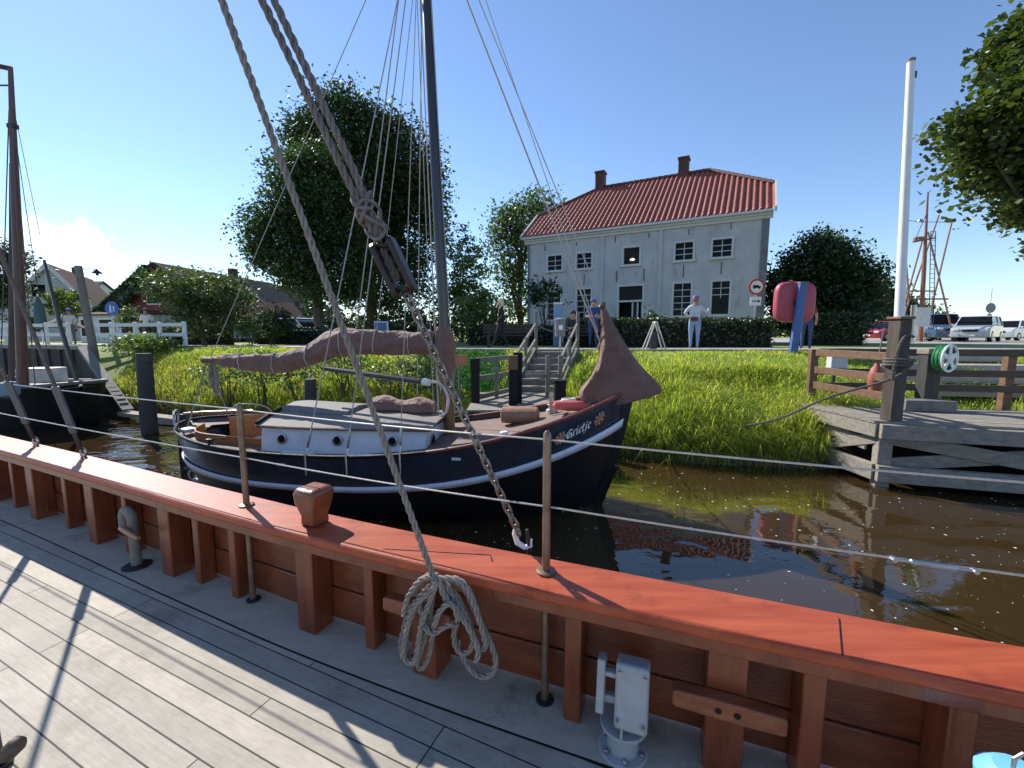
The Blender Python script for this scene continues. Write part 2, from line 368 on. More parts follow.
for x in np.arange(-14, 8.1, .5):
    x = float(x); a, b = ipl(WE, x), ipl(RE, x); mr.append([(x, a+(b-a)*s-.02, float(np.interp(s, [q for q, _ in SP], [q for _, q in SP]))+.02) for s in (-.06, -.02, .0, .03, .06)])
setting(MB().grid(mr).build('mud', M('wet_mud', (.018, .013, .008), .55, .5, 6, .6, 20, col2=(.04, .03, .018))))
# seeds and down floating on the canal
n = 2200; x = RNG.uniform(-9, 9, n); y = RNG.uniform(2.2, 11, n); ok = np.array([yy < ipl(WE, xx)-.1 for xx, yy in zip(x, y)]); x, y = x[ok], y[ok]; n = len(x)
a = RNG.uniform(0, 6.28, n); s = .004+.012*RNG.random(n)**3; d = np.stack([np.cos(a), np.sin(a), 0*a], 1)*s[:, None]; e = np.stack([-np.sin(a), np.cos(a), 0*a], 1)*s[:, None]*.7
P = np.stack([x, y, np.full(n, .004)], 1); vv = np.stack([P-d-e, P+d-e, P+d+e, P-d+e], 1).reshape(-1, 3)
o = npmesh('floating_seeds', vv, np.arange(len(vv)), 4, M('seed_down', (.6, .58, .5), .9, .1)); setting(o, 'stuff'); o['label'] = 'pale seeds and down floating on the canal water'

# grass: curved blades standing in tufts on the slope
def blades(P, h, lean, wid, rng, k=3):
    n = len(P); a = rng.uniform(0, 2*np.pi, n); hd = np.stack([np.cos(a), np.sin(a), 0*a], 1); sd = np.stack([-np.sin(a), np.cos(a), 0*a], 1)
    P0 = P; P1 = P+hd*(lean*h*.3)[:, None]; P1[:, 2] += h*.62; P2 = P+hd*(lean*h)[:, None]; P2[:, 2] += h*(1-.42*lean)
    w = (wid*(.6+.8*rng.random(n)))[:, None]
    v = np.stack([P0-sd*w, P0+sd*w, P1+sd*w*.8, P1-sd*w*.8, P2], 1)
    i = np.arange(n)[:, None]*5
    t = np.concatenate([i+np.array([[0, 1, 2]]), i+np.array([[0, 2, 3]]), i+np.array([[3, 2, 4]])], 1)
    return v.reshape(-1, 3), t.ravel()
def blocked(x, y):
    if 5.75 < x < 14 and y < 8.35-.3*(x-5.9): return True
    if -1.1 < x < 1.15 and y < 10.5: return True
    sx = .37*(y-10.4)
    if y >= 10.4 and -.15+sx < x < 1.3+sx: return True
    return False
def grass(name, n, xr, hmin, hmax, smin, smax, mat, label, wid=.006, seed=3, tuft=9, lean_=1.1):
    rng = np.random.default_rng(seed); pts = []; nt = n//tuft
    X = rng.uniform(*xr, nt*2); Sx = rng.uniform(smin, smax, nt*2); c = 0; hs = []
    for x, s in zip(X, Sx):
        a, b = ipl(WE, x), ipl(RE, x); y = a+(b-a)*s
        if blocked(x, y) or x < -13.6 or (mat is not mt_grass_shade and -2.7 < x < -.2 and s > .3): continue
        c += 1
        hh = (hmin+(hmax-hmin)*(1-s))*(.75+.5*rng.random())*(.8+.5*mnoise.noise((x*.7, y*.7, 9)))
        for k in range(tuft):
            xx, yy = x+rng.normal()*.09, y+rng.normal()*.09
            pts.append((xx, yy, bank_z(xx, yy)-.03)); hs.append(hh*(.6+.6*rng.random()))
        if c >= nt: break
    P = np.array(pts); h = np.array(hs); lean = rng.uniform(.25, lean_, len(h))
    v, f = blades(P, h, lean, np.full(len(h), wid), rng)
    o = npmesh(name, v, f, 3, mat); setting(o, 'stuff'); o['label'] = label; return o
grass('bank_grass', 130000, (-13.5, 16), .12, .40, .02, 1.02, mt_grass, 'long bright green grass covering the sloping canal bank', .006, 3)
grass('bank_grass', 70000, (1.0, 7), .28, .6, .0, .62, mt_grass, 'tall tufts of grass hanging over the water edge beside the jetty', .0055, 4, 14, 1.5)
grass('bank_grass', 16000, (-2.7, -.2), .12, .22, .28, 1.0, mt_grass_shade, 'grass on the bank behind the landing stage railing, its shade coloured in as deep green', .008, 6)
grass('dry_stalks', 15000, (-13, 8), .15, .55, .0, .75, mt_dry, 'dry yellow grass stalks among the green bank grass', .005, 5)
# ---------------------------------------------------------------- the sailing barge we stand on
RI = smooth_path([(-9, 5.75, 0), (-7, 4.82, 0), (-4.4, 3.64, 0), (-3.2, 3.08, 0), (-2.35, 2.67, 0), (-1.73, 2.38, 0), (-1.12, 2.10, 0), (-.35, 1.78, 0), (.46, 1.47, 0), (1.07, 1.24, 0), (1.6, 1.05, 0), (2.6, .74, 0), (4.2, .3, 0)], 6)
def rail_at(x):
    for p, q in zip(RI, RI[1:]):
        if p.x <= x <= q.x:
            t = (x-p.x)/(q.x-p.x); d = (q-p).normalized(); return p.lerp(q, t), d, V((-d.y, d.x, 0))
    return RI[0], V((1, 0, 0)), V((0, 1, 0))
DZ, RZ = .8, 1.4
def rp(x, off, z): p, d, n = rail_at(x); return V((p.x+n.x*off, p.y+n.y*off, z))
ship = thing('sailing_barge', 'varnished wooden sailing barge in the foreground with red rail and pale plank deck', 'sailing barge', (-1, 0, DZ))
def deck_mat():
    m = bpy.data.materials.new('deck_planks'); m.use_nodes = True; nt = m.node_tree; N = nt.nodes.new; L = nt.links.new; b = nt.nodes['Principled BSDF']
    tc = N('ShaderNodeTexCoord'); mp = N('ShaderNodeMapping'); mp.inputs['Rotation'].default_value = (0, 0, .424); mp.inputs['Location'].default_value = (0, .045, 0); L(tc.outputs['Object'], mp.inputs[0])
    br = N('ShaderNodeTexBrick'); br.inputs['Scale'].default_value = 1; br.inputs['Brick Width'].default_value = 2.1; br.inputs['Row Height'].default_value = .1
    br.inputs['Mortar Size'].default_value = .0036; br.inputs['Mortar Smooth'].default_value = .3; br.offset = .37; br.offset_frequency = 3; br.inputs['Bias'].default_value = 0
    br.inputs['Color1'].default_value = (.385, .34, .28, 1); br.inputs['Color2'].default_value = (.49, .43, .355, 1); br.inputs['Mortar'].default_value = (.03, .025, .025, 1)
    L(mp.outputs[0], br.inputs['Vector'])
    m2 = N('ShaderNodeMapping'); m2.inputs['Scale'].default_value = (2, 22, 1); L(mp.outputs[0], m2.inputs[0])
    g = N('ShaderNodeTexNoise'); g.inputs['Scale'].default_value = 4; g.inputs['Detail'].default_value = 8; g.inputs['Roughness'].default_value = .7; L(m2.outputs[0], g.inputs['Vector'])
    bl = N('ShaderNodeTexNoise'); bl.inputs['Scale'].default_value = 3.5; bl.inputs['Detail'].default_value = 6; bl.inputs['Roughness'].default_value = .65; L(mp.outputs[0], bl.inputs['Vector'])
    r1 = N('ShaderNodeMapRange'); L(g.outputs['Fac'], r1.inputs['Value']); r1.inputs['From Min'].default_value = .3; r1.inputs['From Max'].default_value = .7; r1.inputs['To Min'].default_value = .8; r1.inputs['To Max'].default_value = 1.12
    r2 = N('ShaderNodeMapRange'); L(bl.outputs['Fac'], r2.inputs['Value']); r2.inputs['From Min'].default_value = .3; r2.inputs['From Max'].default_value = .7; r2.inputs['To Min'].default_value = .82; r2.inputs['To Max'].default_value = 1.08
    k = N('ShaderNodeMath'); k.operation = 'MULTIPLY'; L(r1.outputs[0], k.inputs[0]); L(r2.outputs[0], k.inputs[1])
    sc = N('ShaderNodeVectorMath'); sc.operation = 'SCALE'; L(br.outputs['Color'], sc.inputs[0]); L(k.outputs[0], sc.inputs['Scale']); L(sc.outputs[0], b.inputs['Base Color'])
    n9 = N('ShaderNodeTexNoise'); n9.inputs['Scale'].default_value = 1.6; n9.inputs['Detail'].default_value = 9; n9.inputs['Roughness'].default_value = .75; L(tc.outputs['Object'], n9.inputs['Vector'])
    r9 = N('ShaderNodeMapRange'); L(n9.outputs['Fac'], r9.inputs['Value']); r9.inputs['From Min'].default_value = .52; r9.inputs['From Max'].default_value = .7; r9.inputs['To Max'].default_value = .75
    k9 = N('ShaderNodeMixRGB'); k9.blend_type = 'MULTIPLY'; L(r9.outputs[0], k9.inputs[0]); L(sc.outputs[0], k9.inputs[1]); k9.inputs[2].default_value = (.55, .52, .48, 1); L(k9.outputs[0], b.inputs['Base Color'])
    b.inputs['Roughness'].default_value = .75
    ad = N('ShaderNodeMath'); ad.operation = 'MULTIPLY_ADD'; L(br.outputs['Fac'], ad.inputs[0]); ad.inputs[1].default_value = -1.0; L(g.outputs['Fac'], ad.inputs[2])
    bp = N('ShaderNodeBump'); bp.inputs['Strength'].default_value = .35; bp.inputs['Distance'].default_value = .008; L(ad.outputs[0], bp.inputs['Height']); L(bp.outputs[0], b.inputs['Normal'])
    return m
mt_frame = M('bulwark_frame', (.12, .026, .010), .38, .3, 4, .2, 30, stretch=(2, 2, .3), col2=(.26, .062, .022), coat=.25, spots=.6, sscale=7, sstretch=(1, 1, .5))
mt_strake = M('bulwark_planking', (.13, .028, .010), .36, .3, 3, .2, 30, stretch=(.5, 3, 5), rotz=.4, col2=(.24, .06, .02), coat=.25, spots=.6, sscale=4)
mt_railcap = M('rail_varnish', (.27, .042, .016), .5, .2, 2.2, .12, 30, stretch=(.5, 6, 6), rotz=.4, col2=(.45, .10, .038), coat=.2, spec=.3, spots=.6, sscale=5)
mt_tackle = M('tackle_rope', (.13, .11, .105), .9, .25, 40, .3, 200, col2=(.23, .2, .19))
mt_hull = M('barge_hull', (.02, .02, .022), .5, .3, 5)
mt_waterway = M('covering_board', (.40, .355, .29), .78, .2, 4, .3, 60, stretch=(1, 6, 1), rotz=.4, col2=(.5, .445, .365), spots=.7, sscale=3.5)
mt_bronze = M('tarnished_tube', (.22, .15, .11), .42, .35, 10, .1, 60, metal=.7)
mt_paintgrey = M('grey_paint', (.34, .35, .365), .38, .12, 14, .1, 60)
dk = MB(); ed = [q for q in RI]
dk.grid([[(p.x, p.y, DZ) for p in [V((q.x, q.y, 0))+V((.4, .92, 0))*.17 for q in ed]], [(q.x-2.6*.4, q.y-2.6, DZ) for q in ed], [(q.x-5*.4, q.y-7, DZ) for q in ed]])
dk.build('deck', deck_mat(), ship, smooth=0)
def strip(o0, o1, z0, z1, dz=None):
    mb = MB(); secs = []
    for i, q in enumerate(RI):
        d = (RI[min(i+1, len(RI)-1)]-RI[max(i-1, 0)]).normalized(); n = V((-d.y, d.x, 0))
        secs.append([q+n*o0+V((0, 0, z0)), q+n*o1+V((0, 0, z0)), q+n*o1+V((0, 0, z1)), q+n*o0+V((0, 0, z1))])
    return mb.loft(secs)
strip(-.07, .32, DZ-.12, DZ+.005).build('covering_board', mt_waterway, ship)
strip(-.078, -.0702, DZ-.1, DZ+.004).build('deck_seam', mt_black, ship)
for z0, z1, of in ((.828, 1.005, .188), (1.012, 1.185, .192), (1.192, RZ-.052, .196)):
    strip(of, .235, z0, z1).build('bulwark_plank', mt_strake, ship, bevel=.006)
strip(-.01, .245, RZ-.05, RZ).build('rail_cap', mt_railcap, ship, bevel=.012)
strip(.012, .05, RZ-.105, RZ-.0505).build('rail_batten', mt_frame, ship, bevel=.004)
strip(.24, .34, -.9, DZ-.01).build('hull', mt_hull, ship)
def post(x, w, o0=.06, o1=.188, name='frame_post', m=None):
    p, d, n = rail_at(x); mb = MB(); b = p+n*o0; t = p+n*(o0-.0)
    q = [p+n*o0-d*w/2, p+n*o0+d*w/2, p+n*o1+d*w/2, p+n*o1-d*w/2]
    mb.hexa([v+V((0, 0, DZ+.001)) for v in q]+[v+V((0, 0, RZ-.106 if o0 < .05 else RZ-.0508)) for v in q])
    return mb.build(name, m or mt_frame, ship, bevel=.007)
for x in (-6.6, -5.8, -5.05, -4.2, -3.25, -2.32, -1.13): post(x, .125, .055)
for x in (-6.2, -5.4, -4.65, -3.72, -2.86, -2.06, -1.73, -.76): post(x, .06, .09)
for x in (.225, 1.0, 1.36, 1.8): post(x, .07, .06)
# scarf joints let into the rail
for x0, x1, o0, o1 in ((-.62, -.16, .035, .17), (1.04, 1.09, -.004, .2)):
    mb = MB(); mb.bar(rp(x0, o0, RZ+.0005), rp(x1, o1, RZ+.0005), .004, .003); 
    if x1 < 0: mb.bar(rp(x1, o1, RZ+.0005), rp(x1+.03, o1-.05, RZ+.0005), .004, .003)
    mb.build('scarf_joint', mt_black, ship)
# timber head standing on the rail
p = rp(-1.1, .12, RZ); _, d, nn = rail_at(-1.1); mb = MB(); secs = []
for z, w in ((0, .052), (.05, .05), (.12, .068), (.185, .074), (.205, .06)):
    secs.append([p+d*a*w+nn*b*w+V((0, 0, z)) for a, b in ((-1, -1), (1, -1), (1, 1), (-1, 1))])
mb.loft(secs).build('timber_head', mt_strake, ship, bevel=.012)
mt_kevel = M('kevel_wood', (.17, .045, .016), .45, .3, 5, .2, 30, stretch=(1, 6, 6), rotz=.4, col2=(.30, .09, .035), coat=.15, spots=.6, sscale=9)
# kevels: a post with a crossbar for belaying lines
def kevel(x, z, w=.13, L=.36):
    k = post(x, w, .045, .188, 'kevel_post'); p, d, n = rail_at(x); c = p+n*.015+V((0, 0, z)); mb = MB(); secs = []
    for t, hh in ((-.5, .024), (-.47, .032), (-.15, .036), (.15, .036), (.47, .032), (.5, .024)):
        q = c+d*t*L; secs.append([q+n*a*.028+V((0, 0, b*hh)) for a, b in ((-1, -1), (1, -1), (1, 1), (-1, 1))])
    cb = mb.loft(secs).build('crossbar', mt_kevel, k, bevel=.006)
    mb = MB()
    for t in (-.03, .03): mb.lathe([(.011, -.002), (.011, .002)], c+d*t-n*.0285, 10, n)
    mb.build('bolt_hole', mt_black, k)
kevel(-.43, 1.16); kevel(.75, 1.1)
# stanchions run through the rail down to the deck
SX = [-5.6, -1.62, .10, 2.0]
for x in SX:
    a = rp(x, .125, DZ); t = RZ+.6; mb = MB()
    mb.tube([a+V((0, 0, .0)), a+V((0, 0, t-DZ-.03)), a+V((0, 0, t-DZ)), a+V((0, 0, t-DZ+.012))], [.0175, .0175, .016, .007], 12)
    st = mb.build('stanchion', mt_bronze, ship)
    MB().lathe([(.042, 0), (.042, .008), (.03, .012)], (a.x, a.y, RZ+.001), 14).build('collar', mt_bronze, st)
    MB().lathe([(.04, 0), (.04, .012), (.024, .016)], (a.x, a.y, DZ+.001), 14).build('foot_socket', mt_iron, st)
for z, dz in ((RZ+.575, .01), (RZ+.29, .012)):
    pts = []
    for a, b in zip(SX, SX[1:]): pts += sag(rp(a, .125, z), rp(b, .125, z), dz, 8)[:-1]
    pts.append(rp(SX[-1], .125, z))
    gw = MB().tube(pts, .0042, 6).build('guard_wire', mt_wire, ship)
    if z < RZ+.4:
        mb = MB(); c = atY(940, 583, 1.33); a = rp(1.28, .125, z-.008); d = rail_at(1.3)[1]
        mb.tube([a-d*.1, a-d*.06, a-d*.055, a+d*.055, a+d*.06, a+d*.1], [.005, .005, .009, .009, .005, .005], 8)
        mb.lathe([(.009, -.008), (.009, .008)], a-d*.1, 8, (0, 1, 0)); mb.lathe([(.009, -.008), (.009, .008)], a+d*.1, 8, (0, 1, 0))
        mb.build('turnbuckle', mt_steel, gw)
# gooseneck vent pipe with a belaying pin lashed across
c = rp(-2.62, .03, DZ); _, d, n = rail_at(-2.62); mb = MB(); R = .058
pts = [c, c+V((0, 0, .34))]+[c-d*R+d*R*math.cos(t)+V((0, 0, .34+R*math.sin(t))) for t in np.linspace(.3, math.pi, 9)]+[c-d*2*R+V((0, 0, .27))]
mb.tube(pts, .031, 14); vp = mb.build('vent_pipe', mt_greywood, ship)
MB().lathe([(.085, 0), (.085, .012), (.04, .02)], c+V((0, 0, .001)), 16).build('base_flange', mt_iron, vp)
MB().tube([c-d*.05-n*.05+V((0, 0, .29)), c+d*.02-n*.05+V((0, 0, .285)), c+d*.17-n*.05+V((0, 0, .27)), c+d*.19-n*.05+V((0, 0, .268))], [.014, .019, .017, .012], 10).build('belaying_pin', mt_varnish, vp)
# grey roller fairlead on a pedestal
c = V((.43, 1.50, DZ)); _, d, n = rail_at(.43); rl = MB().lathe([(.092, 0), (.092, .016), (.06, .02), (.055, .1), (.072, .104), (.088, .108), (.088, .122)], c+V((0, 0, .001)), 22).build('roller_pedestal', mt_paintgrey, ship, smooth=25, bevel=.002)
mb = MB(); bz = c+V((0, 0, .125)); mb.box(bz+V((0, 0, .14))+d*.03-n*.02, (.12, .085, .24), math.atan2(d.y, d.x), .0, -.16); mb.build('housing', mt_paintgrey, rl, bevel=.012)
mb = MB(); mb.box(bz+V((0, 0, .15))-d*.085-n*.02, (.03, .06, .2), math.atan2(d.y, d.x), 0, -.16); mb.box(bz+V((0, 0, .1))-d*.05-n*.02, (.06, .03, .03), math.atan2(d.y, d.x)); mb.box(bz+V((0, 0, .2))-d*.05-n*.02, (.06, .03, .02), math.atan2(d.y, d.x))
mb.build('side_arm', mt_paintgrey, rl, bevel=.005)
mb = MB(); mb.prism([bz-n*.02-d*.004+V((0, 0, .0)), bz-n*.085-d*.004+V((0, 0, .0)), bz-n*.045-d*.004+V((0, 0, .1))], d*.008); mb.build('gusset', mt_paintgrey, rl)
mb = MB()
for k in range(6):
    a = k*math.pi/3+.4; mb.lathe([(.011, 0), (.011, .01), (.006, .014)], c+V((.075*math.cos(a), .075*math.sin(a), .0175)), 6)
for k in (-1, 1):
    for q in (.05, .22): mb.lathe([(.007, 0), (.007, .006)], bz+V((0, 0, q+.02))+d*(.03+k*.045)-n*(.068-(q-.14)*.16), 6, -n)
mb.build('bolt', mt_steel, rl)
# shroud with tackle: double rope, block, chain and hook on the chain plate
a = V((.07, 1.955, RZ-.02)); top = V((-.494, 1.845, 2.68)); dirv = (top-a).normalized()
tk = thing('shroud_tackle', 'heavy double rope with wooden block and chain hooked to the red rail', 'tackle', a)
mb = MB(); chain(mb, a+dirv*.11, top-dirv*.1, .0065, .056); mb.build('chain', M('chain_iron', (.23, .21, .19), .45, .3, 40, metal=.9), tk)
mb = MB(); u = dirv.cross(V((0, 1, 0))).normalized()
mb.tube([a+dirv*.13, a+dirv*.1+u*.02, a+dirv*.05+u*.026, a+dirv*.015+u*.004, a+dirv*.01-u*.025, a+dirv*.04-u*.04], [.01, .012, .014, .014, .011, .006], 8)
mb.build('hook', mt_white, tk); mb = MB(); mb.tube([a+V((0, 0, .1)), a+V((.012, 0, .03)), a+V((0, .02, -.5))], [.008, .012, .012], 8); mb.build('chain_plate', mt_iron, tk)
mb = MB(); bl = .235; w = dirv.cross(V((0, 1, 0))).normalized(); f = w.cross(dirv)
for sgn in (-1, 1):
    secs = []
    for t, hw in ((-1, .04), (-.85, .058), (0, .064), (.85, .058), (1, .034)):
        q = top+dirv*t*bl/2+w*sgn*.037; secs.append([q+w*sgn*a_*.012+f*b_*hw for a_, b_ in ((-1, -1), (1, -1), (1, 1), (-1, 1))])
    mb.loft(secs)
for t in (-.8, .8): mb.box(top+dirv*t*bl/2, (.05, .06, .02))
mb.build('block', M('block_wood', (.028, .016, .013), .5, .3, 10), tk, bevel=.006)
tt = top+dirv*4.6; mb = MB()
laid_rope(mb, [top-dirv*.05+w*.006, top+dirv*.4+w*.02, tt+w*.023], .0165, turns=9); laid_rope(mb, [top+dirv*.13-w*.006, top+dirv*.4-w*.02, tt-w*.023], .0165, turns=9)
mb.build('double_rope', mt_tackle, tk)
mb = MB()
for k in range(5): q = top+dirv*(.17+k*.03); mb.tube([q+(w*math.cos(t)+f*math.sin(t))*(.04+.008*math.sin(2*t+k))+dirv*.05*math.sin(t+k*1.7) for t in np.linspace(0, 6.28, 18)[:-1]], .0075, 6, closed=True)
mb.build('lashing', mt_tackle, tk)
# two shrouds with flat iron straps on the left
for x, sl_ in ((-3.62, .3), (-4.42, .3)):
    b = rp(x, .2, RZ); s_ = thing('shroud', 'iron-strapped shroud rising from the barge rail, %s' % ('the nearer to the round vent pipe' if x > -4 else 'at the left edge of the photo'), 'shroud', b)
    d = V((-.01, -.25, 1)).normalized(); n = V((.2, -.97, 0)); r = d.cross(n).normalized()
    MB().tube([b+V((.02*math.cos(t), 0, .035+.035*math.sin(t))) for t in np.linspace(0, 6.28, 14)[:-1]], .011, 8, closed=True).build('shackle', mt_steel, s_)
    q0, q1, q2 = b+d*.07, b+d*.22, b+d*.62; mb = MB(); mb.bar(q0, q1, .03, .014, n); mb.build('lower_link', mt_iron, s_)
    mb = MB(); mb.bar(q1, q2, .05, .022, n); mb.build('strap', M('strap_iron', (.13, .13, .15), .5, .25, 12, metal=.5), s_, bevel=.004)
    mb = MB(); mb.tube([q2, q2+d*5.2], .013, 8); mb.build('wire', mt_darkrope, s_)
# halyard belayed on the kevel with its coil hanging there
kp, kd, kn = rail_at(-.43); K = lambda a, o, z: kp+kd*a-kn*o+V((0, 0, z))
hal = thing('halyard', 'laid rope halyard coming down to a loose coil hung on the wooden kevel', 'rope coil', (-.43, 1.78, 1.16)); mb = MB()
def CP(zx, zy, o):
    px, py = 390+zx*.1693, 560+zy*.1693; return atY(px, py, 1.79-(px-431)/230*.33-o)
knot = CP(272, 118, .1); up = V((-1.03, 1.62, 3.64))-knot
mb2 = MB(); laid_rope(mb2, [knot-V((0, 0, .02)), knot+up*.5, knot+up*2.2], .0138, turns=9); mb2.build('standing_rope', mt_rope, hal)
for o, q in ((.06, [(280, 118), (200, 190), (115, 300), (78, 420), (62, 520), (88, 585), (140, 612), (172, 585), (195, 470), (225, 300), (268, 140)]),
             (.09, [(276, 115), (215, 215), (150, 290), (105, 400), (98, 520), (125, 575), (165, 560), (215, 420), (262, 160)]),
             (.125, [(280, 128), (240, 230), (190, 370), (165, 500), (150, 585), (112, 605), (78, 560), (92, 440), (140, 280), (230, 190), (280, 120)]),
             (.075, [(240, 320), (246, 470), (220, 590), (182, 640), (160, 590), (185, 440), (215, 330)]),
             (.08, [(290, 112), (370, 180), (440, 300), (484, 420), (482, 515), (432, 552), (388, 510), (378, 420), (400, 370)]),
             (.1, [(285, 108), (400, 115), (470, 190), (520, 330), (560, 480), (548, 525), (500, 470), (440, 320), (330, 150)]),
             (.06, [(296, 112), (425, 150), (500, 300), (580, 460), (624, 590), (600, 668), (540, 690), (470, 640), (425, 560), (400, 470)]),
             (.11, [(275, 100), (190, 110), (130, 180), (100, 235), (80, 330)]), (.085, [(285, 92), (215, 95), (160, 150), (140, 210)]),
             (.13, [(205, 395), (255, 432), (325, 392), (372, 375)]), (.14, [(262, 392), (290, 310), (345, 258), (385, 285), (400, 360)]),
             (.12, [(288, 120), (330, 215), (420, 330), (505, 480), (520, 560), (505, 600)]), (.12, [(292, 125), (310, 190), (340, 250)]),
             (.11, [(255, 140), (180, 230), (190, 330), (230, 400)])):
    laid_rope(mb, smooth_path([CP(zx, zy, o) for zx, zy in q], 5), .0125, turns=9)
mb.build('coil', mt_rope, hal)
# winch standard at the lower left corner
c = atZ(-6, 768, DZ); wn = thing('deck_winch', 'dark post with a worn wooden grip at the lower left corner of the deck', 'winch', c)
MB().lathe([(.05, 0), (.05, .02), (.028, .03), (.026, .16), (.018, .19)], c, 14).build('standard', M('dark_violet_iron', (.03, .02, .03), .4, .2), wn)
q = c+V((.058, 0, .06)); MB().tube([q-V((.03, .0, .02)), q, q+V((.03, .01, .03)), q+V((.045, .012, .035))], [.018, .03, .03, .018], 12).build('grip', M('worn_wood', (.10, .07, .045), .6, .4, 20, stretch=(6, 1, 6)), wn)
# white can with a pale blue lid by the right-hand frames
c = V((1.325, 1.0, DZ-.035)); wn = thing('bucket', 'white bucket with pale blue lid and wire handle at the lower right corner', 'bucket', c)
MB().lathe([(.06, 0), (.075, .44), (.08, .44), (.08, .46)], c, 20).build('pail', mt_white, wn)
MB().lathe([(.082, .461), (.082, .475), (.05, .505), (.0, .512)], c, 20).build('lid', M('blue_plastic', (.16, .46, .68), .4, .05), wn)
MB().tube([c+V((-.02, .0, .505)), c+V((-.018, .0, .54)), c+V((.0, 0, .555)), c+V((.018, 0, .54)), c+V((.02, 0, .505))], .005, 8).build('handle', mt_steel, wn)
# ---------------------------------------------------------------- the dark blue sailing boat moored alongside
GO, GE, GN = V((-5.24, 6.885, 0)), V((.989, -.147, 0)).normalized(), V((.147, .989, 0)).normalized()
def G(x, y, z): return GO+GE*x+GN*y+V((0, 0, z))
BL = 6.92
def hb(x):
    x = max(0., min(BL, x))
    if x < 2.6: b = 1.2*(1-(1-x/2.6)**2.3)**.55
    elif x < 4.4: b = 1.2
    else: b = 1.2*(1-((x-4.4)/(BL-4.4))**2.1)**.8
    return max(b, .035)
def sheer(x): return .87+(.15*((2.9-x)/2.9)**2 if x < 2.9 else .78*((x-2.9)/(BL-2.9))**2.0)
def HP(t, k, side=-1):     # t along the boat, k from keel 0 to gunwale 1
    e = max(0., 1-k); x0, x1 = .55*e**1.1, BL-.62*e**1.25; x = x0+(x1-x0)*t; xs_ = BL*t
    f = float(np.interp(k, [0, .2, .4, .6, .8, 1], [.04, .55, .86, .98, 1.02, 1.0]))
    fine = 1-.42*e*max(0, (t-.5)/.5)**1.5-.30*e*max(0, (.4-t)/.4)**1.5
    z = -.6+(sheer(x)+.6)*k
    return G(x, side*hb(xs_)*f*fine, z)
def HN(t, k, side=-1):
    a = HP(t+.004, k, side)-HP(t-.004, k, side); b = HP(t, min(1, k+.01), side)-HP(t, k-.01, side); n = a.cross(b).normalized()
    return n if n.dot(GN)*side > 0 else -n
gr = thing('sailing_boat', 'dark blue wooden sailing boat with white stripe and brown furled sails moored by the bank', 'sailing boat', G(3.5, 0, 0))
mt_navy = M('navy_paint', (.014, .026, .042), .25, .3, 3, .05, 12, coat=.6, spots=.45, sscale=5, sstretch=(1, 1, .3))
mt_tar = M('black_bottom', (.006, .006, .007), .45, .3, 4)
mt_stripe = M('white_stripe', (.74, .77, .84), .45, .06, 8, spots=.4, sscale=6)
mt_gun = M('gunwale_red', (.16, .045, .035), .45, .25, 8)
mt_bdeck = M('boat_deck', (.15, .09, .07), .75, .3, 4, .2, 60, col2=(.22, .15, .12))
mt_trunk = M('cabin_white', (.76, .77, .79), .45, .08, 4, spots=.25, sscale=6, sstretch=(1, 1, .3))
mt_roof = M('cabin_roof', (.16, .135, .12), .75, .3, 3, .25, 50, col2=(.28, .245, .215), spots=.6, sscale=4)
mt_sail = M('brown_canvas', (.19, .10, .078), .85, .2, 4, .75, 8, sheen=.2, bdist=.09, spots=.4, sscale=6)
mt_coam = M('orange_wood', (.38, .13, .035), .4, .3, 4, stretch=(1, 6, 6), coat=.3)
mt_mastlow = M('mast_varnish', (.20, .085, .03), .35, .35, 5, .1, 30, stretch=(4, 4, .4), coat=.3)
mt_masttop = M('mast_dark', (.035, .03, .035), .3, .3, 5, stretch=(4, 4, .4), coat=.2)  # the upper mast's backlit silhouette is put into this dark colour; spars share it
mt_pink = M('red_fender', (.62, .12, .10), .4, .1, 10)
T = [.5-.5*math.cos(math.pi*i/44) for i in range(45)]
def hullpart(k0, k1, m, name, off=0., tk=None, nk=6, parent=gr):
    mb = MB()
    for sd in (-1, 1):
        rows = []
        for t in T:
            r = []
            for j in range(nk+1):
                ka = (k0(t) if callable(k0) else k0); kb = (k1(t) if callable(k1) else k1); k = ka+(kb-ka)*j/nk
                r.append(HP(t, k, sd)+(HN(min(.995, max(.005, t)), min(.985, max(.015, k)), sd)*off if off else V((0, 0, 0))))
            rows.append(r)
        mb.grid(rows)
    o_ = mb.build(name, m, parent, smooth=60)
    if tk: b = o_.modifiers.new('thick', 'SOLIDIFY'); b.thickness = tk; b.offset = 1
    return o_
KS = lambda t: .735+.085*max(0, (t-.55)/.45)**2+.02*max(0, (.3-t)/.3)**2
hullpart(0, KS, mt_tar, 'bottom', nk=8); hullpart(KS, 1, mt_navy, 'hull', nk=6)
hullpart(lambda t: KS(t)-.024, lambda t: KS(t)+.024, mt_stripe, 'rub_strake', .012, .025, 1)
mb = MB(); mb.bar(HP(1, 0)+V((0, 0, -.05)), HP(1, .55)+GE*.05, .07, .12); mb.loft([[HP(1, k)+GE*(.07*a)+GN*(.045*b) for a, b in ((-.6, -1), (1, -.6), (1, .6), (-.6, 1))] for k in (.3, .5, .7, .85, 1.0, 1.05)]); mb.build('stem', mt_tar, gr)
